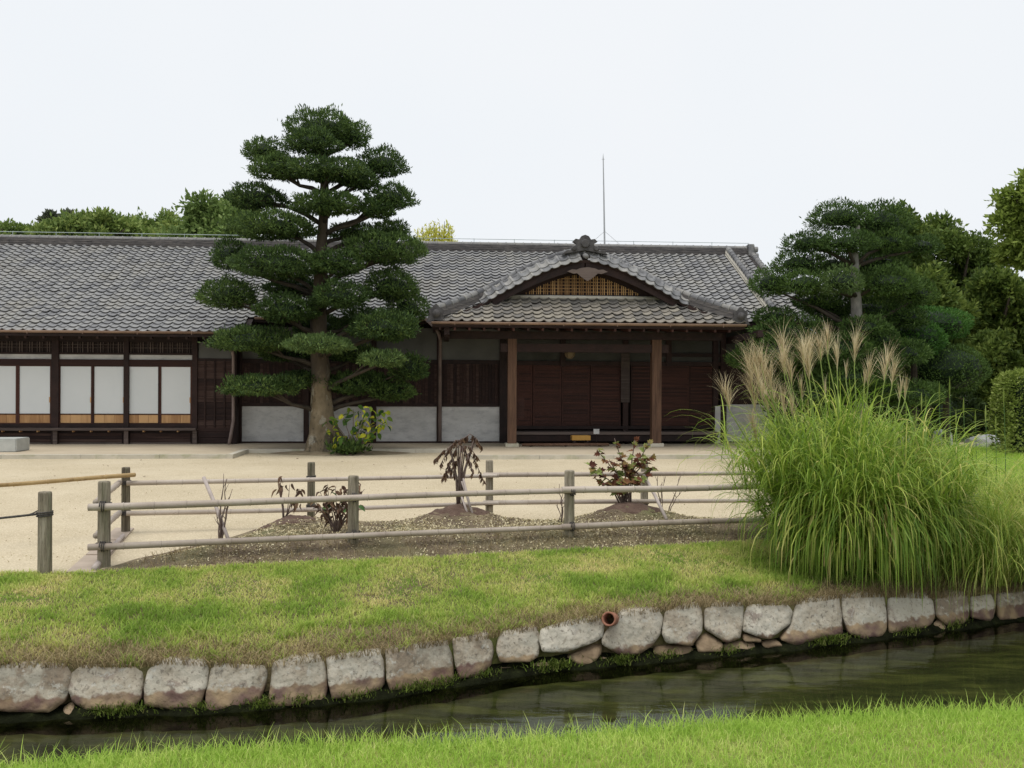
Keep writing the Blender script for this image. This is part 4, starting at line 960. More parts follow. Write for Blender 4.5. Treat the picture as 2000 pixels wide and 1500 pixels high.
# pale leaf litter and moss lying on the bed
N = 46000
x = rng.uniform(-3.9, 4.4, N); ya = vYf(x); yb_ = np.array([Yb(a) - .42 for a in x]); y = ya + .03 + (yb_ - ya - .03) * rng.beta(1.2, 1.0, N)
mo = np.array([mound(a, b) for a, b in zip(x, y)]); pn = np.array([nz(a, b, 0, 1.4) for a, b in zip(x, y)])
fl = (x + 3.95 - .95 * np.clip((y - ya) / 2.0, 0, 2) ** 1.3) > rng.uniform(0, .35, N)
keep = (rng.uniform(0, 1, N) < np.clip(.62 + pn * .9, .08, 1)) & (mo < .05 + rng.uniform(0, .05, N)) & fl
x, y = x[keep], y[keep]; N = len(x); z = np.array([bed_z(a, b) for a, b in zip(x, y)])
def flakes(x, y, z, size, var, name, m, tilt=.5):
    N = len(x); a = rng.uniform(0, 2 * np.pi, N); s = size
    e1 = np.stack([np.cos(a), np.sin(a), rng.normal(0, tilt, N)], -1) * s[:, None]; e2 = np.stack([-np.sin(a), np.cos(a), rng.normal(0, tilt, N)], -1) * (s * .55)[:, None]
    c = np.stack([x, y, z + s * .3 + .003], -1)
    return polymesh(name, np.stack([c - e1, c - e2, c + e1, c + e2], 1), var, m)
tag(flakes(x, y, z, rng.uniform(.006, .015, N), rng.beta(2, 1.6, N), 'leaf_litter', 'chips'), 'pale dry leaf litter scattered over the planting bed', 'leaf litter', kind='stuff')
N = 2600
x = rng.uniform(-3.7, 4.2, N); y = vYf(x) + rng.uniform(.05, .75, N); z = np.array([bed_z(a, b) for a, b in zip(x, y)])
q, vv = blades(x, y, z, rng.uniform(.05, .15, N), rng.uniform(.003, .006, N), rng.uniform(.8, .99, N), rng.uniform(.2, 1, N), 2)
tag(polymesh('dry_stalks', q, vv, 'grass_dead'), 'pale dry stalks lying at the front of the planting bed', 'dry grass', kind='stuff')
# soil heaps under the shrubs
def heap(i, label):
    mx_, my_, r, hh = MOUNDS[i]; rows = []
    for k in range(15):
        rr = r * 1.02 * k / 14; rows.append([(mx_ + rr * math.cos(a) * (1 + .1 * nz(math.cos(a) * 2, math.sin(a) * 2, i, 1)), my_ + rr * .8 * math.sin(a)) for a in np.linspace(0, 2 * math.pi, 49)])
    rows = [[(x, y, bed_z(x, y) + .016 * (1 - k / 14) + .022 * nz(x, y, i, 9) + .014 * nz(x, y, i, 22) - (.03 if k == 14 else 0)) for x, y in rw] for k, rw in enumerate(rows)]
    tag(gridmesh('soil_heap', rows, 'mound_soil'), label, 'soil heap', 'soil heaps in the planting bed')
heap(0, 'low brown soil heap under the sparse withered seedling'); heap(1, 'brown soil heap under the tall drooping withered shrub'); heap(2, 'large brown soil heap under the red and green shrub')

# ================================================================== bamboo fences
def bamboo(a, b, r, name, m, parent, node=.30, seed=0):
    a, b = Vector(a), Vector(b); rs = random.Random(seed); L_ = (b - a).length; pts = []; rad = []; s = 0
    d = (b - a) / L_; sd = d.cross(Vector((0, 0, 1))).normalized(); w1, w2 = rs.uniform(-.012, .012), rs.uniform(-.012, .012)
    def q(s): t = s / L_; return a + d * s + Vector((0, 0, 1)) * (w1 * math.sin(t * 5 + seed)) + sd * (w2 * math.sin(t * 4))
    while s < L_:
        e = min(L_, s + node * rs.uniform(.85, 1.15)); k = 1 - .18 * s / L_
        for ss, f in ((s, .93), (s + .012, 1.0), (e - .016, 1.0), (e - .010, 1.10), (e - .002, 1.10)):
            if s <= ss <= L_: pts.append(q(ss)); rad.append(r * k * f)
        s = e
    return MB().tube(pts, rad, 10).build(name, m, parent, True)
def post(p, h, r, parent, name='post', seed=0, m='post_wood'):
    rs = random.Random(seed); n = 14; mb = MB(); vs = []; p = Vector(p)
    lv = [(-.25, 1.0), (.0, 1.02), (h * .3, 1.0), (h * .6, .985), (h - .02, .97), (h - .004, .93), (h, .80)]
    for z, f in lv:
        for k in range(n):
            a = 2 * math.pi * k / n; rr = r * f * (1 + .035 * math.sin(a * 3 + seed) + .02 * math.sin(a * 7 + seed))
            vs.append(p + Vector((rr * math.cos(a), rr * math.sin(a), z)))
    fs = [(i * n + k, i * n + (k + 1) % n, (i + 1) * n + (k + 1) % n, (i + 1) * n + k) for i in range(len(lv) - 1) for k in range(n)] + [tuple((len(lv) - 1) * n + k for k in range(n))]
    mb.add(vs, fs); o = mb.build(name, m, parent)
    me = o.data; me.shade_smooth()
    return o
def rail_tie(c, r, d, parent):
    c = Vector(c); d = Vector(d).normalized(); u = Vector((0, 0, 1)); s = d.cross(u); pts = []
    for i in range(25):
        a = 2 * math.pi * i / 10; pts.append(c + (s * math.cos(a) + u * math.sin(a)) * (r + .006) + d * (i / 24 - .5) * .045)
    pts += [pts[-1] + Vector((.015, -.02, -.03)), pts[-1] + Vector((.03, -.02, -.07))]
    MB().tube(pts, .0055, 5).build('rope_tie', 'rope', parent, True)
def rope_tie(c, r, parent, turns=3, tail=True, seed=0):
    rs = random.Random(seed); pts = []; c = Vector(c)
    for i in range(turns * 10 + 1):
        a = 2 * math.pi * i / 10 + seed; pts.append(c + Vector(((r + .007) * math.cos(a), (r + .007) * math.sin(a), (i / (turns * 10) - .5) * .05)))
    if tail: pts += [pts[-1] + Vector((-.03, -.03, -.02)), pts[-1] + Vector((-.07, -.035, -.035))]
    return MB().tube(pts, .006, 5).build('rope_tie', 'rope', parent, True)
off = Vector((0, 0, 0))
ff = empty('bamboo_fence', FP[0]); tag(ff, 'bamboo rail fence nearer the stream at the front of the planting bed', 'fence', 'bamboo fences')
def rel(e, p): return Vector(p) - e.location
FR = .058
for i, p in enumerate(FP[:4]):
    post(rel(ff, p), .835 - .01 * (i % 2), FR * (1 if i else 1.03), ff, seed=i * 3)
def frail(z0, r, seed, parent, posts, ext0, ext1, dz, side=-1):
    a, b = Vector(posts[0]), Vector(posts[-1]); d = (b - a).normalized(); n = Vector((d.y, -d.x, 0)) * (FR + r * .8) * (1 if side < 0 else -1)
    # two lengths joined over the third post
    mid = Vector(posts[2])
    bamboo(rel(parent, a + n - d * ext0 + Vector((0, 0, z0))), rel(parent, mid + n + d * .05 + Vector((0, 0, z0 + dz))), r, 'rail', 'bamboo', parent, seed=seed)
    bamboo(rel(parent, mid + n - d * .12 + Vector((0, -.006, z0 + dz + .006))), rel(parent, b + n + d * ext1 + Vector((0, 0, z0 + dz * 1.5))), r * 1.06, 'rail', 'bamboo', parent, seed=seed + 1)
frail(.602, .036, 1, ff, FP[:4], .13, .3, .01); frail(.212, .033, 5, ff, FP[:4], .13, .3, .0)
for i, p in enumerate(FP[:4]):
    for z in (.602, .212):
        rope_tie(rel(ff, p) + Vector((0, 0, z)), FR + .01, ff, 3, i == 0, i)
        dd_ = (FP[3] - FP[0]).normalized(); rail_tie(rel(ff, p) + Vector((dd_.y, -dd_.x, 0)) * (FR + .032) + Vector((0, 0, z + (.004 if i else 0))), .042, dd_, ff)
bf = empty('bamboo_fence', BP[0]); tag(bf, 'bamboo rail fence at the back of the planting bed beside the gravel courtyard', 'fence', 'bamboo fences')
for i, p in enumerate(BP[:5]): post(rel(bf, p), (.785, .795, .80, .785, .79)[i], .050, bf, seed=i * 5 + 2)
for (z0, seed) in ((.60, 11), (.235, 15)):
    a, b, c = BP[0], BP[2], BP[4]; n = Vector((.02, -.075, 0))
    bamboo(rel(bf, a + n + Vector((.02, 0, z0))), rel(bf, b + n + Vector((.1, 0, z0 + .005))),   .030, 'rail', 'bamboo', bf, seed=seed)
    bamboo(rel(bf, b + n + Vector((-.1, .02, z0 + .012))), rel(bf, c + n + Vector((.2, 0, z0 + .02))),   .032, 'rail', 'bamboo', bf, seed=seed + 1)
    bamboo(rel(bf, a + Vector((-.06, -.03, z0 + .01))), rel(bf, FP[0] + Vector((-.10, .04, z0 + (.02 if z0 > .4 else .06)))), .034, 'side_rail', 'bamboo', bf, seed=seed + 2)
    for i, p in enumerate(BP[:5]): rope_tie(rel(bf, p) + Vector((0, 0, z0)), .052, bf, 4, i == 0, i + 7)
# rope barrier post left of the fence, with its rope
g = G(87, 1120, 0.0); t = empty('rope_post', g); tag(t, 'single round weathered post with a rope tied round it left of the fences', 'post')
post((0, 0, 0), .77, .062, t, 'post', 31)
rope_tie((0, 0, .565), .064, t, 3, True, 3)
g2 = g + Vector((-2.6, .25, 0)); 
ra = g + Vector((-.05, -.05, .565)); rb = g2 + Vector((.05, -.05, .565)); pts = [ra.lerp(rb, s) - Vector((0, 0, .10 * math.sin(math.pi * s))) for s in np.linspace(0, 1, 22)]
o = MB().tube(pts, .011, 7).build('barrier_rope', 'rope', None, True); tag(o, 'dark rope slung low from the single post to the left edge', 'rope')
for s in (.03, .06): pass
# yellow bamboo pole lying on the back post
a = P(264, 928, 10.98); b = P(-60, 951, 9.75); o = bamboo(a, b, .026, 'bamboo_pole', 'bamboo_yellow', None, .36, 4); tag(o, 'yellow brown bamboo pole held level against the back fence post at left', 'pole')
# flat kerb slabs at the end of the bed
ks = empty('edging_slabs', G(160, 1100)); tag(ks, 'pale flat edging slabs between the gravel and the bed at the fence end', 'edging')
qa, qb, qc, qd = G(128, 1118, .018), G(186, 1118, .018), G(262, 1030, .018), G(226, 1030, .018)
for k in range(3):
    t0, t1 = k / 3 + .01, (k + 1) / 3 - .01
    MB().poly([rel(ks, qa.lerp(qd, t0)), rel(ks, qb.lerp(qc, t0)), rel(ks, qb.lerp(qc, t1)), rel(ks, qa.lerp(qd, t1))], (0, 0, -.09)).build('slab', 'step_slab', ks)
a = G(184, 1110, .04); b = G(240, 1046, .04); o = bamboo(a, b, .030, 'bamboo_log', 'stake', None, .5, 9); tag(o, 'short bamboo length lying on the ground beside the edging slabs', 'bamboo')

# ================================================================== shrubs in the bed
def leafmesh(name, m, kind):
    if kind == 'lobed': out = [(0, 0), (.28, .12), (.46, .42), (.26, .46), (.34, .74), (.14, .70), (0, 1.0), (-.14, .70), (-.34, .74), (-.26, .46), (-.46, .42), (-.28, .12)]
    elif kind == 'curl': out = [(0, 0), (.16, .2), (.2, .5), (.1, .8), (0, 1.0), (-.1, .8), (-.18, .5), (-.14, .2)]
    else: out = [(0, 0), (.2, .16), (.33, .42), (.26, .72), (0, 1.05), (-.26, .72), (-.33, .42), (-.2, .16)]
    bend = {'lobed': .25, 'curl': .5, 'oval': .35}[kind]
    vs = [(a, c, -bend * c * c + (.9 if kind == 'curl' else .35) * abs(a)) for a, c in out] + [(0, .5, -bend * .25)]
    n = len(out); fs = [(i, (i + 1) % n, n) for i in range(n)]
    me = bpy.data.meshes.new(name); me.from_pydata(vs, [], fs); me.materials.append(M[m]); me.attributes.new('var', 'FLOAT', 'FACE'); return me
def put_leaf(me, parent, p, d, size, rs, name='leaf', twist=1.0):
    d = Vector(d).normalized(); u = Vector((rs.uniform(-1, 1) * twist, rs.uniform(-1, 1) * twist - .5, 1)); s = d.cross(u).normalized(); u = s.cross(d)
    o = link(name, me, None, parent); p = Vector(p)
    o.matrix_local = Matrix(((s.x * size, d.x * size, u.x * size, p.x), (s.y * size, d.y * size, u.y * size, p.y), (s.z * size, d.z * size, u.z * size, p.z), (0, 0, 0, 1)))
    return o
def stem(parent, pts, r0, r1, name='stem', m='twig'):
    n = len(pts); MB().tube(pts, [r0 + (r1 - r0) * i / (n - 1) for i in range(n)], 6).build(name, m, parent, True)
def wob(a, b, k, amp, rs): return [Vector(a).lerp(Vector(b), i / k) + (Vector((rs.uniform(-1, 1), rs.uniform(-1, 1), rs.uniform(-1, 1))) * amp if 0 < i < k else Vector()) for i in range(k + 1)]
LM_A = leafmesh('leaf', 'leaf_autumn', 'lobed'); LM_D = leafmesh('leaf', 'leaf_dead', 'curl'); LM_H = leafmesh('leaf', 'leaf_hydrangea', 'oval'); LM_G = leafmesh('leaf', 'leaf_green', 'oval')
# red and green shrub
Yq = 11.75; b0 = P(1222, 975, Yq); b0.z = bed_z(b0.x, Yq); t = empty('autumn_shrub', b0); rs = random.Random(5)
tag(t, 'leafy shrub turning red and green on a soil heap behind the bamboo fence', 'shrub')
tips = [(1165, 870), (1200, 848), (1240, 850), (1270, 855), (1280, 905), (1160, 925), (1190, 890), (1225, 895), (1250, 885), (1180, 935), (1215, 930), (1255, 925), (1150, 900), (1275, 880)]
for k, (px, py) in enumerate(tips):
    e = P(px, py + 8, Yq + rs.uniform(-.22, .22)) - b0; st = Vector((rs.uniform(-.07, .07), rs.uniform(-.05, .05), 0)); mid_ = st.lerp(e, .5) + Vector((-e.x * .18, 0, .05))
    pts = [st, st.lerp(mid_, .5) + Vector((rs.uniform(-.02, .02), 0, 0)), mid_, mid_.lerp(e, .6), e]
    stem(t, pts, .013, .004)
    nl_ = 15 if py > 870 else 14
    for j in range(nl_):
        f = rs.uniform(.45, 1.0); i0 = min(3, int(f * 4)); p = pts[i0].lerp(pts[i0 + 1], f * 4 - i0)
        a = rs.uniform(0, 6.28); d = Vector((math.cos(a), math.sin(a) - .5, rs.uniform(-.5, .45) + (.9 if py < 870 and f > .75 else 0)))
        put_leaf(LM_A, t, p, d, rs.uniform(.085, .14) * (1 if py > 870 else .8), rs)
# tall drooping withered shrub
Yq = 11.45; b0 = P(898, 988, Yq); b0.z = bed_z(b0.x, Yq); t = empty('withered_shrub', b0); rs = random.Random(8)
tag(t, 'tall shrub of drooping dead brown leaves on a soil heap', 'shrub', 'withered shrubs in the bed')
crown = [(880, 880, 848, 905), (890, 862, 858, 930), (895, 870, 870, 955), (905, 870, 935, 905), (925, 860, 942, 880), (915, 885, 945, 960), (900, 890, 885, 945), (885, 895, 865, 950), (908, 880, 925, 945), (930, 855, 900, 858), (880, 875, 905, 850), (893, 900, 880, 930), (900, 870, 920, 920)]
for (ax, ay, ex_, ey) in crown:
    p1 = P(ax, ay, Yq + rs.uniform(-.12, .12)) - b0; e = P(ex_, ay + (ey - ay) * .72, Yq + rs.uniform(-.2, .2)) - b0
    base = Vector((rs.uniform(-.04, .04), 0, 0)); jn = base.lerp(p1, .55) * Vector((.5, 1, 1)).x if False else Vector((base.x * .4 + p1.x * .3, p1.y * .4, p1.z * .5))
    pts = [base, jn, p1, p1.lerp(e, .4) + Vector((0, 0, .05)), p1.lerp(e, .75) + Vector((0, 0, .01)), e]
    stem(t, pts, .012, .003)
    for j in range(20):
        f = rs.uniform(.42, 1.0) * 5; i0 = min(4, int(f)); p = pts[i0].lerp(pts[i0 + 1], f - i0)
        put_leaf(LM_D, t, p, (rs.uniform(-.5, .5), rs.uniform(-.5, .5), -1), rs.uniform(.045, .085), rs)
for (p0, p1) in (((918, 1012), (898, 960)), ((930, 1020), (902, 940)), ((918, 985), (905, 935))):
    Yk = 11.15; stem(t, [P(*p0, Yk) - b0 - Vector((0, 0, .03)), P(*p1, Yk + .2) - b0], .016, .013, 'support_cane', 'stake')
# low brown bush by the front post
Yq = 10.25; b0 = P(655, 1032, Yq); b0.z = bed_z(b0.x, Yq); t = empty('withered_shrub', b0); rs = random.Random(12)
tag(t, 'low brown curled shrub behind the second post of the front fence', 'shrub', 'withered shrubs in the bed')
for k, (px, py) in enumerate([(625, 960), (640, 945), (655, 950), (668, 948), (680, 955), (700, 940), (712, 955), (705, 985), (622, 985), (645, 975), (665, 980), (690, 975), (635, 1000), (610, 968), (690, 945)]):
    e = P(px, py, Yq + rs.uniform(-.12, .2)) - b0; pts = wob((rs.uniform(-.03, .03), 0, 0), e, 3, .02, rs); stem(t, pts, .010, .003)
    for j in range(11):
        f = rs.uniform(.45, 1.0) * 3; i0 = min(2, int(f)); p = pts[i0].lerp(pts[i0 + 1], f - i0)
        put_leaf(LM_G if rs.random() < .07 else LM_D, t, p, (rs.uniform(-1, 1), rs.uniform(-1, .4), rs.uniform(-1, .3)), rs.uniform(.06, .10), rs)
for px, py in ((722, 970), (712, 992), (660, 965)): put_leaf(LM_G, t, P(px - 14, py - 4, Yq) - b0, (1, -.3, -.3), .10, rs)
# sparse seedling
Yq = 10.9; b0 = P(556, 998, Yq); b0.z = bed_z(b0.x, Yq); t = empty('withered_seedling', b0); rs = random.Random(15)
tag(t, 'sparse nearly bare seedling with a few dead leaves on the left soil heap', 'seedling', 'withered shrubs in the bed')
for k, (px, py, nl_) in enumerate([(547, 935, 2), (585, 955, 4), (548, 945, 5), (570, 975, 4), (582, 985, 3), (566, 946, 2), (545, 960, 2)]):
    e = P(px, py, Yq + rs.uniform(-.1, .1)) - b0; pts = wob((rs.uniform(-.02, .02), 0, 0), e, 3, .012, rs); stem(t, pts, .008, .003)
    for j in range(nl_): put_leaf(LM_D, t, pts[-1] + Vector((rs.uniform(-.04, .04), 0, rs.uniform(-.03, .03))), (rs.uniform(-1, 1), rs.uniform(-1, .4), -.6), rs.uniform(.08, .12), rs)
# bare twigs and stakes
def bare(px, py, Y, tips, label, r=.009, m='twig', seed=1):
    b0 = P(px, py, Y); b0.z = bed_z(b0.x, Y); t = empty('bare_sapling', b0); rs = random.Random(seed); tag(t, label, 'sapling', 'bare saplings in the bed')
    for k, tip in enumerate(tips):
        e = P(*tip, Y + rs.uniform(-.08, .08)) - b0; pts = wob((rs.uniform(-.02, .02), 0, -.02), e, 5, .018, rs); stem(t, pts, r * (1.3 if k == 0 else 1), .003, m='twig')
        for q in (2, 3, 4):
            p = pts[q]; stem(t, wob(p, p + Vector((rs.uniform(-.06, .06), rs.uniform(-.03, .03), rs.uniform(.05, .12))), 2, .006, rs), .004, .002, 'side_twig')
bare(430, 1045, 10.1, [(437, 925), (442, 935), (454, 955), (422, 1000), (446, 980)], 'bare grey sapling behind a leaning stake at the left of the bed', .012, seed=3)
bare(1095, 1005, 10.9, [(1093, 945), (1096, 970), (1088, 985)], 'thin bare sapling beside the third post of the front fence', .007, seed=5)
bare(1292, 985, 11.6, [(1285, 928), (1297, 930), (1294, 950)], 'pair of bare twigs right of the red and green shrub', .006, seed=7)
bare(1306, 985, 11.6, [(1331, 926), (1334, 955)], 'single bare twig bending right beside the tall grass', .006, seed=9)
def stake(a, b, Ya, Yb2, label):
    o = MB().tube([P(*a, Ya), P(*a, Ya).lerp(P(*b, Yb2), .5), P(*b, Yb2) - Vector((0, 0, .04))], [.022, .021, .020], 9).build('support_stake', 'stake', None, True); tag(o, label, 'stake', 'leaning support stakes')
stake((398, 933), (446, 1047), 10.6, 10.0, 'pale stake leaning left over the bare sapling at the left of the bed')
stake((1257, 928), (1302, 1008), 11.8, 11.0, 'pale stake leaning against the back fence right of the red and green shrub')
# ================================================================== leaf helpers
def leaf_cloud(c, r, n, size, seed, shell=(.72, 1.05), flat=.45, lump=.14, up=.55, asp=.34, sprig=.06):
    """leaf quads on a lumpy, flat-bottomed pad; c centre, r radii; returns V, var"""
    g = np.random.default_rng(seed); d = unit(g.normal(0, 1, (n, 3)))
    ph = g.uniform(0, 6.28, 9)
    lm = 1 + lump * (np.sin(d[:, 0] * 4.1 + ph[0]) * np.sin(d[:, 1] * 3.7 + ph[1]) + .7 * np.sin(d[:, 0] * 8.3 + ph[2] + d[:, 2] * 5) + .5 * np.sin(d[:, 1] * 9.1 + ph[3]))
    rad = g.uniform(shell[0], shell[1], n) ** .8 * lm
    spr = g.uniform(0, 1, n) < sprig; rad = np.where(spr & (d[:, 2] > -.2), rad + g.uniform(.05, .22, n), rad)
    p = d * rad[:, None] * np.array(r); low = p[:, 2] < 0; p[low, 2] *= flat
    nrm = unit(d / np.array(r))
    ax = unit(nrm * .75 + np.array([0, 0, up]) + g.normal(0, .55, (n, 3)))
    s = unit(np.cross(ax, g.normal(0, 1, (n, 3)))); L_ = size * g.uniform(.6, 1.3, n)[:, None]; Wd = L_ * asp * .5
    q = p + np.array(c)
    V = np.stack([q - ax * L_ * .1, q + ax * L_ * .4 + s * Wd, q + ax * L_, q + ax * L_ * .4 - s * Wd], 1)
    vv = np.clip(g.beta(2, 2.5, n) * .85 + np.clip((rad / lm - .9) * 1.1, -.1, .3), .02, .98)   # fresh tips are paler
    return V, vv
def core(c, r, name, m, parent, seed, k=.72, flat=.45):
    bm = bmesh.new(); bmesh.ops.create_icosphere(bm, subdivisions=2, radius=1)
    for v in bm.verts:
        f = k * (1 + .16 * noise.noise(v.co * 2.2 + Vector((seed, 0, 0)))); v.co = Vector((v.co.x * r[0] * f, v.co.y * r[1] * f, v.co.z * r[2] * f * (1 if v.co.z > 0 else flat))) + Vector(c)
    me = bpy.data.meshes.new(name); bm.to_mesh(me); bm.free(); return me
def pad_obj(tree, c, r, n, size, seed, m, core_m, **kw):
    V, vv = leaf_cloud(c, r, n, size, seed, **kw)
    vv = np.clip(vv + random.Random(seed).uniform(-.10, .14), .02, .98)
    o = polymesh('foliage_pad', V, vv, m, tree)
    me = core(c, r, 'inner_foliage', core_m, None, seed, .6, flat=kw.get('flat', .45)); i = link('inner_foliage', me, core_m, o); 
    return o
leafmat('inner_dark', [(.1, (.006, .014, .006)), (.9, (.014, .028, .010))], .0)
# ================================================================== big tiered tree in front of the house
YT = 24.0
base = P(640, 884, YT); base.z = 0; T1 = empty('cloud_pruned_tree', base); tag(T1, 'tall cloud-pruned tree with tiered dark green pads in front of the tiled roof', 'tree')
trunk = [(642, 900, 62), (640, 882, 48), (637, 866, 37), (634, 842, 28), (630, 810, 23), (627, 770, 21), (627, 720, 21), (622, 660, 19), (622, 600, 19), (627, 540, 16), (628, 480, 13), (632, 420, 11.5), (634, 360, 10), (630, 310, 8), (628, 262, 5)]
tpts = [P(x, y, YT) - base for x, y, _ in trunk]; trad = [w / 1800 * YT * (1 if y > 760 else .82) for _, y, w in trunk]
mb = MB(); 
fine = []; fr_ = []
for i in range(len(tpts) - 1):
    for k in range(3): fine.append(tpts[i].lerp(tpts[i + 1], k / 3)); fr_.append(trad[i] + (trad[i + 1] - trad[i]) * k / 3)
fine.append(tpts[-1]); fr_.append(trad[-1])
mb.tube(fine, fr_, 18)
for k, v in enumerate(mb.v):
    a = Vector(v); i = k // 18; c = fine[min(i, len(fine) - 1)]; dd_ = a - c
    f = 1 + .16 * noise.noise(Vector((a.x * 2.2, a.y * 2.2, a.z * 1.1))) + .06 * noise.noise(a * 6)
    ang = math.atan2(dd_.y, dd_.x)
    if a.z < .9: f *= 1 + .22 * (1 - max(a.z, 0) / .9) * math.sin(ang * 5 + 1)
    mb.v[k] = tuple(c + dd_ * f)
mb.build('trunk', 'bark', T1, True)
nt = M['bark'].node_tree; b_ = next(x for x in nt.nodes if x.type == 'BSDF_PRINCIPLED'); src = b_.inputs['Base Color'].links[0].from_socket   # pale bark colour low down, blending to darker brown higher up
tc_ = nt.nodes.new('ShaderNodeTexCoord'); sp_ = nt.nodes.new('ShaderNodeSeparateXYZ'); nt.links.new(tc_.outputs['Object'], sp_.inputs[0]); tn_ = nt.nodes.new('ShaderNodeTexNoise'); tn_.inputs['Scale'].default_value = 2.5; nt.links.new(tc_.outputs['Object'], tn_.inputs['Vector'])
ma_ = nt.nodes.new('ShaderNodeMath'); ma_.operation = 'MULTIPLY_ADD'; ma_.inputs[1].default_value = 1.6; nt.links.new(tn_.outputs['Fac'], ma_.inputs[0]); nt.links.new(sp_.outputs['Z'], ma_.inputs[2]); mr_ = nt.nodes.new('ShaderNodeMapRange'); mr_.inputs[1].default_value = 2.6; mr_.inputs[2].default_value = 3.2; nt.links.new(ma_.outputs[0], mr_.inputs[0])
mm_ = nt.nodes.new('ShaderNodeMix'); mm_.data_type = 'RGBA'; nt.links.new(mr_.outputs[0], mm_.inputs[0]); nt.links.new(src, mm_.inputs[6]); mm_.inputs[7].default_value = (.085, .065, .045, 1); nt.links.new(mm_.outputs[2], b_.inputs['Base Color'])
pads = [(628, 248, 70, 36, .1), (612, 276, 58, 24, -.6), (688, 262, 34, 28, .2), (516, 292, 42, 24, 0), (545, 326, 58, 26, -.3), (640, 330, 78, 22, -.7), (745, 318, 50, 32, .2), (700, 350, 40, 20, -.2),
 (500, 384, 62, 26, .1), (640, 397, 72, 22, -.7), (762, 384, 50, 26, -.1), (738, 406, 34, 20, -.3), (532, 440, 92, 28, -.3), (690, 452, 50, 18, .6), (762, 450, 34, 20, .5),
 (450, 496, 36, 34, .2), (750, 484, 82, 34, -.1), (545, 512, 94, 34, -.6), (660, 512, 52, 26, -.8), (448, 573, 58, 32, 0), (765, 555, 56, 34, .1), (662, 575, 58, 30, -.9),
 (558, 602, 64, 30, -.7), (795, 600, 42, 32, .4), (752, 636, 70, 32, -.8), (495, 662, 80, 27, -.4), (622, 671, 70, 18, -1.3), (747, 700, 46, 17, -1.2), (800, 716, 36, 30, .1),
 (512, 752, 76, 22, -.7), (600, 740, 60, 18, .4), (700, 748, 72, 24, .3), (765, 762, 48, 22, .2), (620, 635, 50, 24, .7), (575, 560, 62, 20, .9), (705, 620, 40, 22, .9), (560, 690, 50, 16, .5), (690, 690, 50, 18, .6)]
rs = random.Random(21)
for i, (px, py, rx, ry, dy) in enumerate(pads):
    Y = YT + dy; c = P(px, py + ry * .25, Y) - base; sc = Y / 1800; r = (rx * sc * .95, max(.52, rx * sc * .86), ry * sc * 1.10)
    light = i in (26, 27)
    n = int(4600 * (r[0] * r[1] + r[0] * r[2] * 1.2) / .9); n = max(2400, min(8500, n))
    o = pad_obj(T1, c, r, n, .085, 100 + i, 'leaf_niwaki_light' if light else 'leaf_niwaki', 'inner_dark', flat=.55, sprig=.055, lump=.13)
    if light: o['label'] = 'paler grey green foliage pad at the front of the tree'
    # branch to the pad
    zt = c.z - r[2] * .25; k = 0
    hz_ = max(1.0, c.z - .35 - .25 * abs(c.x - tpts[5].x))
    j = min(range(len(fine)), key=lambda q: abs(fine[q].z - hz_)); a = fine[j]
    m1 = a.lerp(Vector((c.x, c.y, zt)), .5) + Vector((rs.uniform(-.1, .1), rs.uniform(-.1, .1), rs.uniform(-.05, .18)))
    e = Vector((c.x, c.y, zt)); MB().tube([a, a.lerp(m1, .5) + Vector((0, 0, .05)), m1, m1.lerp(e, .6), e], [min(.075, fr_[j] * .5), .06, .045, .035, .02], 7).build('branch', 'bark_mid', T1, True)
    for q in range(2): 
        e2 = e + Vector((rs.uniform(-.6, .6) * r[0], rs.uniform(-.6, .6) * r[1], .02)); MB().tube([m1, m1.lerp(e2, .5) + Vector((0, 0, .06)), e2], [.035, .025, .012], 6).build('branch', 'bark_mid', T1, True)
# earth collar and yellow shrub at its foot
rows = []
for k in range(8):
    rr = 1.75 * k / 7; rows.append([(base.x + .25 + rr * math.cos(a) * (1.0 if math.cos(a) < 0 else 1.1), base.y + rr * .62 * math.sin(a), .07 * (1 - (k / 7) ** 2) + .004 + .02 * nz(math.cos(a) * 2, k, 0, 1) * (k < 7)) for a in np.linspace(0, 2 * math.pi, 33)])
tag(gridmesh('tree_earth', rows, 'earth'), kind='structure')
Yq = YT - .85; b0 = P(690, 880, Yq); b0.z = .06; t = empty('yellowing_shrub', b0); rs = random.Random(30)
tag(t, 'shrub with broad green and yellow leaves at the foot of the tiered tree', 'shrub')
for k, (px, py) in enumerate([(650, 820), (652, 845), (670, 815), (690, 812), (700, 830), (725, 815), (745, 808), (750, 825), (740, 840), (715, 845), (725, 855), (700, 850), (680, 850), (735, 828), (712, 825), (660, 858), (690, 800), (715, 803)]):
    e = P(px, py, Yq + rs.uniform(-.3, .35)) - b0; pts = [Vector((rs.uniform(-.15, .2), 0, 0)), Vector((e.x * .45, e.y * .4, e.z * .55)), e]; stem(t, pts, .014, .006, m='twig')
    for j in range(8):
        put_leaf(LM_H, t, e + Vector((rs.uniform(-.16, .16), rs.uniform(-.16, .16), rs.uniform(-.12, .12))), (rs.uniform(-1, 1), rs.uniform(-1, .3), rs.uniform(-.9, .2)), rs.uniform(.11, .19), rs)
V, vv = leaf_cloud((0, 0, 0), (.42, .28, .15), 700, .16, 77, flat=.2, lump=.35, shell=(.3, 1.2), up=1.0); c_ = P(678, 876, Yq); c_.z = .12
o = polymesh('low_herb', V, vv * .6, 'leaf_niwaki'); o.location = c_; tag(o, 'low dark green herb clump at the trunk base', 'herb')

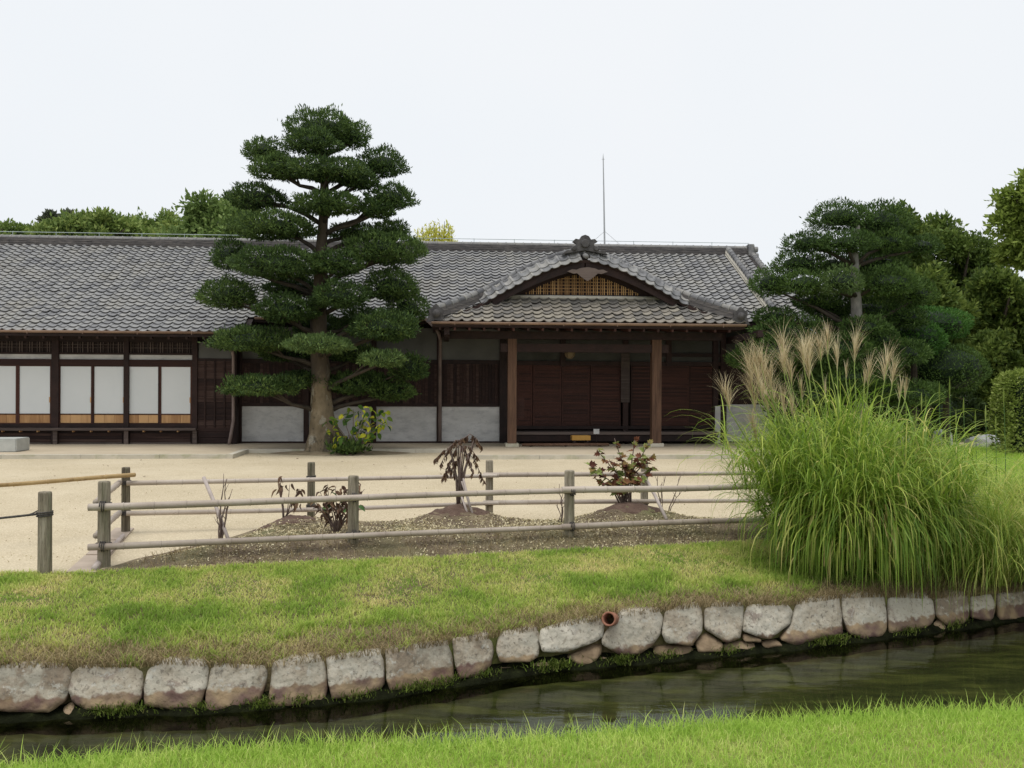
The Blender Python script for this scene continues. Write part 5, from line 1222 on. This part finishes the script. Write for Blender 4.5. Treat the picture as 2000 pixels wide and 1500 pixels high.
# ================================================================== right-hand tiered tree
Y2 = 25.2; base2 = P(1677, 880, Y2); base2.z = 0; T2 = empty('cloud_pruned_tree', base2); tag(T2, 'spreading cloud-pruned tree with a pale trunk right of the house', 'tree')
tr2 = [(1680, 885, 26), (1678, 800, 17), (1676, 720, 13), (1674, 650, 11.5), (1672, 580, 10), (1669, 520, 8.5), (1668, 480, 7), (1676, 440, 4)]
f2 = [P(x, y, Y2) - base2 for x, y, _ in tr2]; r2 = [w / 1800 * Y2 for *_, w in tr2]
MB().tube(f2, r2, 12).build('trunk', 'bark_pale', T2, True)
pads2 = [(1640, 424, 60, 24, .2), (1722, 432, 55, 30, .4), (1580, 474, 46, 17, 0), (1655, 474, 56, 18, -.5), (1735, 472, 46, 18, .1), (1800, 480, 34, 16, .4), (1560, 514, 50, 20, .1), (1508, 553, 44, 24, .0), (1572, 553, 50, 20, -.4), (1645, 550, 38, 24, -1.0),
 (1735, 552, 62, 26, -.1), (1790, 572, 36, 24, .4), (1590, 588, 42, 14, .3), (1512, 618, 40, 14, .2), (1540, 650, 70, 26, -.1), (1630, 650, 50, 22, .5), (1715, 662, 40, 26, -.4), (1620, 705, 70, 24, -.2), (1700, 705, 60, 22, -.5), (1480, 700, 60, 24, .2), (1760, 690, 50, 24, 0), (1560, 745, 60, 20, 0), (1690, 760, 80, 22, -.2), (1780, 770, 60, 22, 0), (1625, 520, 44, 20, .8), (1710, 515, 60, 20, .9), (1620, 600, 50, 22, .9), (1700, 608, 60, 24, .7), (1690, 640, 44, 18, -.6), (1760, 620, 50, 22, .6), (1650, 680, 60, 24, -.6), (1590, 690, 60, 24, -.5), (1520, 685, 60, 24, -.4), (1660, 735, 70, 24, -.7), (1600, 770, 60, 24, -.5)]
rs = random.Random(44)
for i, (px, py, rx, ry, dy) in enumerate(pads2):
    Y = Y2 + dy; c = P(px, py + ry * .2, Y) - base2; sc = Y / 1800; r = (rx * sc * 1.04, max(.55, rx * sc * .9), ry * sc * 1.42)
    n = max(1800, min(6000, int(3600 * (r[0] * r[1] + r[0] * r[2]) / .9)))
    o = pad_obj(T2, c, r, n, .085, 300 + i, 'leaf_niwaki_light' if i == 9 else 'leaf_niwaki_right', 'inner_dark', flat=.55, lump=.12, asp=.32, sprig=.03)
    if i == 9: o['label'] = 'bluish grey foliage pad in front of the trunk'
    e = Vector((c.x, c.y, c.z - r[2] * .2)); hz_ = max(1.0, e.z - .25 - .22 * abs(e.x)); j = min(range(len(f2)), key=lambda q: abs(f2[q].z - hz_)); a = f2[j]
    m1 = a.lerp(e, .5) + Vector((rs.uniform(-.1, .1), rs.uniform(-.1, .1), .08)); MB().tube([a, m1, e], [min(.065, r2[j] * .6), .045, .02], 7).build('branch', 'bark_mid', T2, True)
# clipped round shrubs behind and right of it
def clipped(px, py, rx, ry, Y, label, seed, m='leaf_clipped', n=5200):
    b0 = P(px, 870, Y); b0.z = 0; t = empty('clipped_shrub', b0); tag(t, label, 'shrub', 'clipped shrubs right of the house'); sc = Y / 1800
    top = P(px, py - ry, Y).z; r = (rx * sc, rx * sc * .8, ry * sc)
    c = Vector((0, 0, top - r[2])); V, vv = leaf_cloud(c, r, n, .075, seed, shell=(.88, 1.03), flat=1.0, lump=.05, asp=.42, sprig=.01); o = polymesh('foliage', V, vv, m, t)
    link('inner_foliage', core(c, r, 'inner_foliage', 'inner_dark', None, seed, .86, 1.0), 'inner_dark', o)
    MB().tube([(0, 0, 0), (0, 0, c.z)], [.12, .08], 8).build('stem', 'bark_dark', t)
clipped(1812, 634, 78, 34, 27.5, 'smooth rounded shrub crown showing brightest behind the pale trunk', 501)
clipped(1785, 664, 56, 38, 26.6, 'middle rounded clipped shrub in front of the brightest crown', 502)
clipped(1848, 722, 78, 48, 27.0, 'darker low clipped shrub at the right end of the rounded crowns', 503, 'leaf_niwaki_right')
# ================================================================== woodland behind
def wood_tree(px, ytop, rx, Y, ybot, label, seed, m='leaf_wood', nclump=34, leaf=.19, per=620, name='broadleaf_tree', group='trees behind the house', trunk_m='bark_dark', pxbase=None):
    base = P(px if pxbase is None else pxbase, 860, Y); base.z = 0; t = empty(name, base); tag(t, label, 'tree', group); sc = Y / 1800; g = np.random.default_rng(seed)
    zt = P(px, ytop, Y).z; zb = P(px, ybot, Y).z; cz = (zt + zb) / 2; rz = (zt - zb) / 2; rxw = rx * sc; cx = P(px, ytop, Y).x - base.x
    Vs, vs_ = [], []
    for k in range(nclump):
        d = unit(g.normal(0, 1, (1, 3)))[0]; f = g.uniform(.45, .86) if k > 4 else g.uniform(.1, .5)
        c = np.array([cx + d[0] * rxw * f, d[1] * rxw * f * .8, cz + d[2] * rz * f]); rr = min(rxw, rz) * g.uniform(.26, .42)
        V, vv = leaf_cloud(c, (rr, rr, rr * .75), per, leaf, seed * 100 + k, shell=(.35, 1.12), flat=.8, lump=.22, up=.2, asp=.5, sprig=.1)
        Vs.append(V); vs_.append(np.clip(vv + g.normal(0, .10), .02, .98))
    polymesh('crown', np.concatenate(Vs), np.concatenate(vs_), m, t)
    MB().tube([(0, 0, 0), (cx * .3, 0, zb * .6), (cx * .8, 0, cz), (cx, 0, cz + rz * .6)], [.28, .22, .14, .05], 8).build('trunk', trunk_m, t, True)
    for k in range(5):
        a = g.uniform(0, 6.28); MB().tube([(cx * .6, 0, zb * .8 + k * .3), (cx + math.cos(a) * rxw * .35, math.sin(a) * rxw * .35, cz + k * .1), (cx + math.cos(a) * rxw * .7, math.sin(a) * rxw * .7, cz + rz * .4)], [.1, .07, .03], 6).build('limb', trunk_m, t, True)
wood_tree(1745, 396, 70, 33, 640, 'dense tree directly behind the top of the pale trunked tree', 61, nclump=44)
wood_tree(1870, 404, 88, 37, 700, 'tall dark broadleaf tree with knobbly top left of the bright corner tree', 62, nclump=46)
wood_tree(1950, 500, 80, 33, 780, 'broad olive tree in front of the tall knobbly tree at the right edge', 63, nclump=44)
wood_tree(2030, 315, 86, 29, 560, 'bright yellow green tree rising highest in the top right corner', 64, 'leaf_bright', nclump=42, leaf=.17)
wood_tree(1830, 560, 75, 32, 760, 'mid height olive tree behind the rounded shrubs', 65, nclump=34, leaf=.17)
wood_tree(1925, 640, 60, 30.5, 800, 'low leafy tree above the boundary wall at right', 66, nclump=30, leaf=.16)
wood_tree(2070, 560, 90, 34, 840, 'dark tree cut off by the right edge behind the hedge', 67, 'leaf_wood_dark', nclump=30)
wood_tree(1690, 560, 70, 36, 800, 'shaded tree filling the gap behind the pale trunk', 68, 'leaf_wood', nclump=48)
wood_tree(1790, 480, 80, 31.5, 800, 'broad olive tree just right of the pale trunk behind the shrubs', 69, nclump=50, leaf=.17)
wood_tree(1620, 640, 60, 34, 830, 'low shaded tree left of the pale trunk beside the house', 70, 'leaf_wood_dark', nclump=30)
def under_shrub(px, py, rx, ry, Y, seed, label):
    b0 = P(px, 862, Y); b0.z = 0; t = empty('undergrowth_shrub', b0); tag(t, label, 'shrub', 'dark undergrowth at right'); sc = Y / 1800; z = P(px, py, Y).z
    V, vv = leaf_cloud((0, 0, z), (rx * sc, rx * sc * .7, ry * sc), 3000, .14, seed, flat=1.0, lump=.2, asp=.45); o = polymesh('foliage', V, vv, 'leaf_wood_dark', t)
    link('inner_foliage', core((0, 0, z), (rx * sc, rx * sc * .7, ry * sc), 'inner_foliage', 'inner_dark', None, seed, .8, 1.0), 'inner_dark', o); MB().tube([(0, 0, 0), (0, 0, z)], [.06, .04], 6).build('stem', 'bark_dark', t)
under_shrub(1745, 815, 75, 45, 29.5, 701, 'dark undergrowth shrub left of the white rocks behind the tall grass')
under_shrub(1850, 815, 65, 45, 30, 702, 'dark undergrowth shrub in the middle of the shade under the trees')
under_shrub(1930, 825, 55, 40, 30.6, 703, 'dark undergrowth shrub beside the clipped hedge')
under_shrub(1565, 800, 62, 62, 25.2, 705, 'dark undergrowth shrub in front of the white end wall of the house')
under_shrub(1650, 820, 80, 50, 29, 704, 'dark undergrowth shrub under the pale trunked tree')
# trees behind the ridge at left
wood_tree(20, 426, 62, 62, 520, 'small far tree just above the ridge at the left edge', 71, 'leaf_far', 34, .3, 260, group='far trees above the ridge')
wood_tree(190, 416, 108, 60, 540, 'wide far tree canopy above the ridge left of the pine', 72, 'leaf_far', 64, .3, 300, group='far trees above the ridge')
wood_tree(305, 412, 66, 64, 540, 'far tree canopy touching the pine above the ridge', 73, 'leaf_far', 40, .3, 260, group='far trees above the ridge')
wood_tree(96, 414, 16, 66, 446, 'tiny grey rounded tree top above the ridge, left one of two', 74, 'leaf_grey', 14, .3, 90, group='far trees above the ridge')
wood_tree(133, 410, 20, 66, 448, 'tiny grey rounded tree top above the ridge, right one of two', 75, 'leaf_grey', 16, .3, 90, group='far trees above the ridge')
wood_tree(412, 374, 84, 46, 600, 'soft green pine behind the left side of the tiered tree', 76, 'leaf_pine', 56, .26, 520, name='pine_tree', group='far trees above the ridge')
wood_tree(470, 358, 42, 52, 470, 'darker treetop between the pine and the tiered tree', 78, 'leaf_wood', 14, .28, 220, group='far trees above the ridge')
wood_tree(105, 430, 70, 58, 540, 'low far canopy under the two tiny grey tree tops', 79, 'leaf_far', 44, .3, 300, group='far trees above the ridge')
wood_tree(255, 424, 70, 61, 540, 'far canopy between the wide far tree and the one touching the pine', 80, 'leaf_far', 44, .3, 300, group='far trees above the ridge')
wood_tree(350, 420, 52, 59, 540, 'far canopy tucked against the left flank of the pine', 81, 'leaf_far', 34, .3, 300, group='far trees above the ridge')
# yellow ginkgo tips
base = P(846, 860, 48); base.z = 0; t = empty('yellow_tree', base); tag(t, 'yellow green treetop peeping over the ridge right of the tiered tree', 'tree')
Vs, vs_ = [], []; g = np.random.default_rng(9)
for k, (px, py) in enumerate([(815, 452), (826, 446), (838, 440), (848, 436), (858, 440), (868, 436), (876, 440), (882, 452), (850, 455), (865, 460), (832, 462), (845, 470)]):
    c = P(px, py + 26, 48) - base; V, vv = leaf_cloud(c, (.22, .3, .9), 170, .17, 900 + k, shell=(.1, 1.0), flat=1.0, up=1.0, asp=.35); Vs.append(V); vs_.append(vv)
    MB().tube([Vector((c.x * .3, 0, 4)), c, c + Vector((0, 0, .8))], [.06, .03, .01], 5).build('branch', 'bark_dark', t)
polymesh('crown', np.concatenate(Vs), np.concatenate(vs_), 'leaf_yellow', t); MB().tube([(0, 0, 0), (0, 0, 4.5)], [.3, .15], 8).build('trunk', 'bark_dark', t)
# ================================================================== hedge, boundary wall, rocks at right
Yh = 23.5; a = P(1940, 728, Yh); b0 = Vector((a.x + .50, Yh, 0)); t = empty('clipped_hedge', b0); tag(t, 'clipped box hedge with pale green top at the right edge', 'hedge')
g = np.random.default_rng(31); hx, hy, hz_ = 4.0, 1.0, a.z
Vs = []
def face_leaves(n, fx):
    p, nr = fx(n); ax = unit(nr * .7 + g.normal(0, .6, (n, 3)) + np.array([0, 0, .3])); s = unit(np.cross(ax, g.normal(0, 1, (n, 3)))); L_ = g.uniform(.05, .11, n)[:, None]
    wv = .09 * np.sin(p[:, 0] * 3.1 + 1) * np.cos(p[:, 1] * 4 + p[:, 2] * 2.7) - .16 * np.exp(-np.abs(p[:, 2] - hz_) * 5) * (np.abs(nr[:, 2]) < .5) - .16 * (np.abs(nr[:, 2]) > .5) * (np.exp(-np.abs(p[:, 1]) * 5) + np.exp(-np.abs(p[:, 0]) * 5)); p = p + nr * (g.normal(0, .05, n) + wv)[:, None]; return np.stack([p, p + ax * L_ * .5 + s * L_ * .25, p + ax * L_, p + ax * L_ * .5 - s * L_ * .25], 1)
Vs.append(face_leaves(5200, lambda n: (np.stack([g.uniform(0, hx, n), np.zeros(n), g.uniform(.05, hz_, n)], -1), np.tile([0, -1.0, 0], (n, 1)))))
Vs.append(face_leaves(3000, lambda n: (np.stack([np.zeros(n), g.uniform(0, hy, n), g.uniform(.05, hz_, n)], -1), np.tile([-1.0, 0, 0], (n, 1)))))
Vs.append(face_leaves(4200, lambda n: (np.stack([g.uniform(0, hx, n), g.uniform(0, hy, n), np.full(n, hz_)], -1), np.tile([0, 0, 1.0], (n, 1)))))
V = np.concatenate(Vs); o = polymesh('foliage', V, np.concatenate([g.beta(2, 2.5, 5200), g.beta(2, 2.5, 3000), np.clip(g.beta(3, 2, 4200) + .15, 0, .98)]), 'leaf_hedge', t)
MB().box(.22, hx, .22, hy, .1, hz_ - .22).build('inner_foliage', 'inner_dark', o)
MB().tube([(.5, .6, 0), (.5, .6, .6)], .05, 6).build('stem', 'bark_dark', t)
Yk = 31.5; xa, xb = P(1890, 760, Yk).x, P(2080, 760, Yk).x; t = empty('boundary_wall', ((xa + xb) / 2, Yk, 0)); tag(t, 'low pale boundary wall with a tiled coping behind the hedge', 'wall')
zt_ = P(1930, 757, Yk).z; hw_ = (xb - xa) / 2
MB().box(-hw_, hw_, 0, .3, 0, zt_).build('plaster_face', 'plaster_white', t)
mb = MB(); mb.poly([(-hw_, -.35, zt_ + .02), (-hw_, .15, zt_ + .26), (-hw_, .65, zt_ + .02), (-hw_, .15, zt_ + .16)], (2 * hw_, 0, 0)); cp_ = mb.build('coping', 'ridge_tile', t)
for k in range(int(2 * hw_ / .26)):
    x_ = -hw_ + .13 + k * .26; MB().tube([(x_, -.38, zt_ + .04), (x_, .15, zt_ + .29)], .06, 8).build('coping_tile', 'cap_tile', cp_)
MB().tube([(-hw_, .15, zt_ + .32), (hw_, .15, zt_ + .32)], .09, 10).build('coping_ridge', 'cap_tile', cp_)
def rock(px0, px1, py0, py1, Y, seed, label):
    a = P(px0, py1, Y); b = P(px1, py0, Y); c = Vector(((a.x + b.x) / 2, Y, max(0, a.z))); bm = bmesh.new(); bmesh.ops.create_icosphere(bm, subdivisions=3, radius=1)
    w_, h_ = (b.x - a.x) / 2, (b.z - c.z)
    for v in bm.verts:
        f = 1 + .22 * noise.noise(v.co * 1.6 + Vector((seed, 0, 0))) + .07 * noise.noise(v.co * 5); q = v.co * f
        v.co = Vector((math.copysign(abs(q.x) ** .75, q.x) * w_, q.y * w_ * .7, math.copysign(min(abs(q.z) ** .7, 1.0), q.z) * h_))
    me = bpy.data.meshes.new('garden_rock'); bm.to_mesh(me); bm.free(); o = link('garden_rock', me, 'rock_white'); o.location = c; tag(o, label, 'rock', 'pale garden rocks')
rock(1888, 1965, 849, 872, 27.0, 3, 'long pale grey garden rock in front of the hedge'); rock(1755, 1800, 851, 870, 27.3, 8, 'white garden rock half hidden by the tall grass'); rock(1950, 1990, 846, 866, 27.6, 12, 'small mottled rock behind the long pale rock')
rock(1822, 1860, 838, 862, 28.2, 17, 'rough greyish rock in the shade behind the green marker')
g0 = G(1806, 866); g0 = P(1806, 868, 26.5); g0.z = 0; t = empty('green_marker', g0); tag(t, 'small bright green marker post between the rocks behind the tall grass', 'marker')
zz = P(1806, 838, 26.5).z
MB().tube([(0, 0, 0), (0, 0, zz * .7), (.02, 0, zz)], [.10, .09, .05], 8).build('body', 'green_paint', t); MB().box(-.13, .13, -.13, .13, 0, .03).build('base', 'green_paint', t)
# right lawn beyond the pampas
rows = [[(x, y, .008 + .03 * math.sin(min(1, (y - 12.5) / 3) * math.pi / 2)) for x in np.linspace(4.2 + (y - 12) * .42, 30, 12)] for y in np.linspace(12.2, 26.4, 12)]
tag(gridmesh('right_lawn', rows, 'lawn_soil'), kind='structure')
N = 42000
y = 12.2 + 14.2 * rng.uniform(0, 1, N) ** 1.1; x = 4.25 + (y - 12) * .42 + rng.uniform(0, 1, N) ** 1.4 * 7.0; z = .01 + .03 * np.sin(np.clip((y - 12.5) / 3, 0, 1) * np.pi / 2)
q, vv = blades(x, y, z, rng.uniform(.05, .13, N), rng.uniform(.008, .018, N), rng.uniform(.1, .7, N), rng.beta(2, 2, N), 1)
tag(polymesh('right_lawn_grass', q, vv, 'grass_far'), 'bright green lawn behind the tall grass at right', 'grass', kind='stuff')
# ================================================================== tall plume grass
def arcs(bx, by, bz, az, elev, L_, width, droop, var, segs=9, g=rng):
    """arching ribbons"""
    N = len(bx); p = np.stack([bx, by, bz], -1); out = []; el = elev.copy(); step = (L_ / segs)
    sd = np.stack([-np.sin(az), np.cos(az), np.zeros(N)], -1); sd = unit(sd + g.normal(0, .25, (N, 3)))
    prevw = width * .6; vv = []
    for k in range(segs):
        t = (k + 1) / segs; d = np.stack([np.cos(az) * np.cos(el), np.sin(az) * np.cos(el), np.sin(el)], -1); q = p + d * step[:, None]
        w = width * (np.minimum(1, .6 + t * 1.6) if t < .3 else max(0.02, (1 - t) ** .6 * 1.12 if t > .3 else 1))
        out.append(np.stack([p - sd * (prevw / 2)[:, None], p + sd * (prevw / 2)[:, None], q + sd * (w / 2)[:, None], q - sd * (w / 2)[:, None]], 1)); vv.append(np.clip(var + .16 * (t - .5), .02, .98))
        p = q; prevw = w; el = np.maximum(el - droop * (0.25 + t * 1.5) / segs, -1.5)
    return np.concatenate(out), np.concatenate(vv)
def clump(name, label, c, n, rad, Lr, elr, dr, wr, m, seed, xs=1.0, group=None, tufts=16):
    g = np.random.default_rng(seed); t = empty(name, c); tag(t, label, 'grass clump', group)
    ta = g.uniform(0, 2 * np.pi, tufts); tr_ = rad * np.sqrt(g.uniform(0, 1, tufts)); th_ = g.uniform(.78, 1.15, tufts); tz_ = ta + g.normal(0, .5, tufts); tv_ = g.normal(0, .08, tufts); tl_ = g.uniform(-8, 10, tufts)
    k = g.integers(0, tufts, n); bx = (tr_[k] * np.cos(ta[k]) + g.normal(0, .05, n)) * xs; by = tr_[k] * np.sin(ta[k]) + g.normal(0, .05, n)
    mix = tr_[k] / rad; az = np.where(g.uniform(0, 1, n) < .35 + .35 * mix, tz_[k] + g.normal(0, .75, n), g.uniform(0, 2 * np.pi, n))
    el = np.radians(np.clip(elr[1] - (elr[1] - elr[0]) * mix * g.uniform(.2, 1.3, n) + tl_[k], 18, 89))
    L_ = g.uniform(Lr[0], Lr[1], n) * th_[k]; var = np.clip(g.beta(2.0, 2.0, n) + tv_[k], .02, .98)
    q, vv = arcs(bx, by, np.zeros(n), az, el, L_, g.uniform(wr[0], wr[1], n), g.uniform(dr[0], dr[1], n), var, g=g)
    o = polymesh('leaf_blades', q, vv, m, t); o['kind'] = 'stuff'; return t
pc = P(1668, 1120, 9.75); pc.z = bank_z(pc.x, pc.y) - .02
T = empty('plume_grass', pc); tag(T, 'tall arching plume grass clump with feathery tan heads at the end of the fence', 'grass clump')
g = np.random.default_rng(18)
def culm_leaves(n, name, rad, hmax, lean, Lr, elr, dr, wr, m, vb, front=False, cx=0.0):
    nc_ = 240; ca = g.uniform(0, 2 * np.pi, nc_); cr_ = rad * np.sqrt(g.uniform(0, 1, nc_)); ch = hmax * g.uniform(.7, 1.1, nc_) * (1 - .35 * (cr_ / rad) ** 2); cl = lean * (cr_ / rad) + g.normal(0, .08, nc_); ct = g.normal(0, .10, nc_)
    k = g.integers(0, nc_, n); f = g.beta(1.25, 1.1, n); h = ch[k] * f; out_ = cr_[k] + np.tan(np.clip(cl[k], -.2, .60)) * h * (.5 + .5 * f)
    bx = cx * h + out_ * np.cos(ca[k]) * 1.05 + g.normal(0, .03, n); by = out_ * np.sin(ca[k]) + g.normal(0, .03, n)
    az = np.where(g.uniform(0, 1, n) < .5, ca[k] + g.normal(0, .8, n), g.uniform(0, 2 * np.pi, n))
    if front: az = g.normal(-np.pi / 2, .9, n)
    var = np.clip(g.beta(2.0, 2.0, n) * .9 + vb + ct[k] + .14 * (f - .5), .02, .98)
    q, vv = arcs(bx, by, h, az, np.radians(g.uniform(elr[0], elr[1], n)), g.uniform(Lr[0], Lr[1], n), g.uniform(wr[0], wr[1], n), g.uniform(dr[0], dr[1], n), var, g=g)
    o = polymesh(name, q, vv, m, T); o['kind'] = 'stuff'
culm_leaves(7600, 'leaf_blades', .60, 1.50, .58, (.45, 1.0), (38, 82), (1.2, 3.4), (.008, .018), 'pampas_leaf', .04, cx=-.10)
culm_leaves(2200, 'upright_blades', .46, 1.62, .36, (.35, .75), (62, 88), (.3, 1.6), (.006, .013), 'pampas_leaf', .10, cx=-.10)
n = 760                     # broad low blades hanging forward over the wall
a = g.uniform(np.pi * 1.05, np.pi * 1.98, n); hb = g.uniform(.25, .62, n); bx = .72 * np.cos(a) * g.uniform(.3, 1.1, n); by = .56 * np.sin(a) * g.uniform(.5, 1.1, n)
q, vv = arcs(bx, by, hb, a + g.normal(0, .45, n), np.radians(g.uniform(25, 65, n)), g.uniform(.7, 1.25, n), g.uniform(.014, .027, n), g.uniform(2.8, 4.6, n), np.clip(g.beta(3.2, 2, n), 0, 1), g=g)
o = polymesh('hanging_blades', q, vv, 'pampas_leaf', T); o['kind'] = 'stuff'
heads = [(1400, 728, .30, 1), (1448, 672, .34, 1), (1462, 664, .36, 1), (1478, 668, .34, 1), (1494, 690, .34, 1), (1470, 700, .34, 1), (1455, 720, .34, 1), (1486, 730, .34, 1), (1503, 742, .30, 1), (1520, 630, .36, 1), (1524, 665, .3, .8), (1540, 690, .28, .9), (1565, 645, .30, 1), (1577, 640, .34, 1), (1572, 668, .3, .8), (1601, 645, .26, 1), (1616, 628, .28, .8), (1633, 660, .26, .6), (1672, 630, .34, .8), (1702, 690, .26, .7), (1742, 665, .34, 1), (1752, 695, .26, .8), (1458, 790, .30, .9), (1520, 745, .3, .6), (1540, 760, .25, .5), (1560, 735, .2, .4), (1652, 700, .18, .25), (1690, 720, .15, .25), (1765, 740, .2, .4), (1610, 740, .18, .3), (1775, 735, .2, .25)]
for k, (px, py, ln, sp) in enumerate(heads):
    gg = np.random.default_rng(600 + k); Yk = 9.75 + gg.uniform(-.35, .35); ln *= 1.45; tip = P(px, py, Yk) - T.location; ux = (px - 1640) / 260
    base_ = Vector((gg.uniform(-.25, .25) + ux * .3, gg.uniform(-.2, .2), .05)); dirn = Vector((ux * .35, gg.uniform(-.12, .12), 1)).normalized(); pb = tip - dirn * ln * .95
    stem_pts = [base_, base_.lerp(pb, .5) + Vector((-ux * .10, 0, 0)), pb, pb + dirn * ln * .5]
    so_ = MB().tube(stem_pts, [.009, .008, .006, .003], 5).build('flower_stem', 'stem_green', T, True)
    nsp = int(60 * sp) + 12; az = gg.uniform(0, 6.28, nsp); hgt = gg.uniform(0, .45, nsp) * ln
    bx = pb.x + dirn.x * hgt; by = pb.y + dirn.y * hgt; bz = pb.z + dirn.z * hgt
    spread = np.radians(90 - np.abs(gg.normal(0, 17 * sp + 2, nsp)))
    az = np.where(gg.uniform(0, 1, nsp) < .35, (0 if ux > 0 else np.pi), az)
    L_ = ln * gg.uniform(.45, .85, nsp)
    q, vv = arcs(bx, by, bz, az, spread, L_, np.full(nsp, .0052), gg.uniform(.2, 1.2, nsp) * sp, gg.uniform(0, 1, nsp), 4, g=gg)
    polymesh('plume', q, vv, 'pampas_plume', T)
pc2 = P(1950, 1095, 10.0); pc2.z = bank_z(pc2.x, pc2.y) - .02
T3 = clump('fine_grass', 'finer arching grass clump hanging over the wall at the right edge', pc2, 4600, .66, (.9, 1.65), (45, 86), (1.5, 3.4), (.006, .012), 'pampas_fine', 6, 1.3)
pc3 = P(1840, 985, 11.6); pc3.z = .0
clump('fine_grass', 'loose fine grass between the plume grass and the bright lawn', pc3, 3800, .9, (.8, 1.45), (55, 87), (1.2, 2.8), (.006, .012), 'pampas_fine', 8, 1.3)
pc4 = P(2040, 1000, 11.4); pc4.z = .0
clump('fine_grass', 'fine grass clump cut by the right edge above the finer arching one', pc4, 3000, .8, (.8, 1.4), (50, 86), (1.2, 3.0), (.006, .012), 'pampas_fine', 9, 1.3)
# slender flowering reeds standing to the right
RL = ['tallest slender stalk in the fine grass, standing before the dark undergrowth', 'left one of the close pair of stalks beside the green marker', 'right one of the close pair of stalks beside the green marker', 'second tallest slender stalk just right of the green marker',
 'leaning slender stalk left of the long pale rock', 'slender stalk standing directly in front of the hedge face', 'short slender stalk at the left corner of the hedge', 'slender stalk above the middle of the long pale rock', 'slender stalk nearest the plume grass', 'slender stalk between the plume grass and the close pair of stalks', 'short slender stalk above the left end of the long pale rock', 'short slender stalk right beside the tallest one']
for k, (px, py, yb_) in enumerate([(1855, 735, 880), (1800, 765, 880), (1808, 770, 880), (1835, 745, 880), (1882, 775, 880), (1960, 755, 900), (1945, 810, 900), (1925, 790, 900), (1770, 790, 880), (1790, 795, 880), (1905, 800, 900), (1867, 800, 880)]):
    b0 = P(px - 4 + (k % 3) * 3, yb_, 11.3); b0.z = 0; t = empty('reed_stalk', b0); tag(t, RL[k], 'stalk', 'slender stalks in the fine grass'); e = P(px, py, 11.3) - b0; e2 = e
    MB().tube([(0, 0, 0), e * .5 + Vector((.02, 0, 0)), e], [.006, .005, .003], 5).build('stem', 'leaf_green', t); MB().tube([e * .86, e * .93, e], [.003, .010, .002], 6).build('flower_head', 'leaf_hedge', t)
    gg = np.random.default_rng(800 + k); nn = 4; q, vv = arcs(np.zeros(nn), np.zeros(nn), gg.uniform(.2, .6, nn), gg.uniform(0, 6.28, nn), np.radians(gg.uniform(55, 80, nn)), gg.uniform(.4, .7, nn), np.full(nn, .012), gg.uniform(1.5, 3, nn), gg.uniform(.2, .6, nn), 6, g=gg); polymesh('leaf', q, vv, 'pampas_leaf', t)
N = 5200
y = 9.2 + 13 * rng.uniform(0, 1, N) ** 1.5; x = rng.uniform(-.62, .42, N) * y; keep = np.array([(b > Yb(a) + .1) or (a < -4.35) for a, b in zip(x, y)]) & (y > vYf(x) + .1); x, y = x[keep], y[keep]; N = len(x)
tag(flakes(x, y, np.zeros(N), rng.uniform(.005, .012, N), rng.uniform(.4, .95, N), 'gravel_stones', 'chips', .4), 'coarser loose stones scattered over the courtyard gravel', 'gravel', kind='stuff')
# lens-sharp small things: fallen leaves on the gravel and floating on the stream
N = 60
x = rng.uniform(-9, 2, N); y = rng.uniform(14, 23.4, N); tag(flakes(x, y, np.zeros(N) + .002, rng.uniform(.02, .04, N), rng.uniform(0, 1, N), 'fallen_leaves', 'leaf_dead', .25), 'few dark fallen leaves scattered over the gravel', 'fallen leaves', kind='stuff')
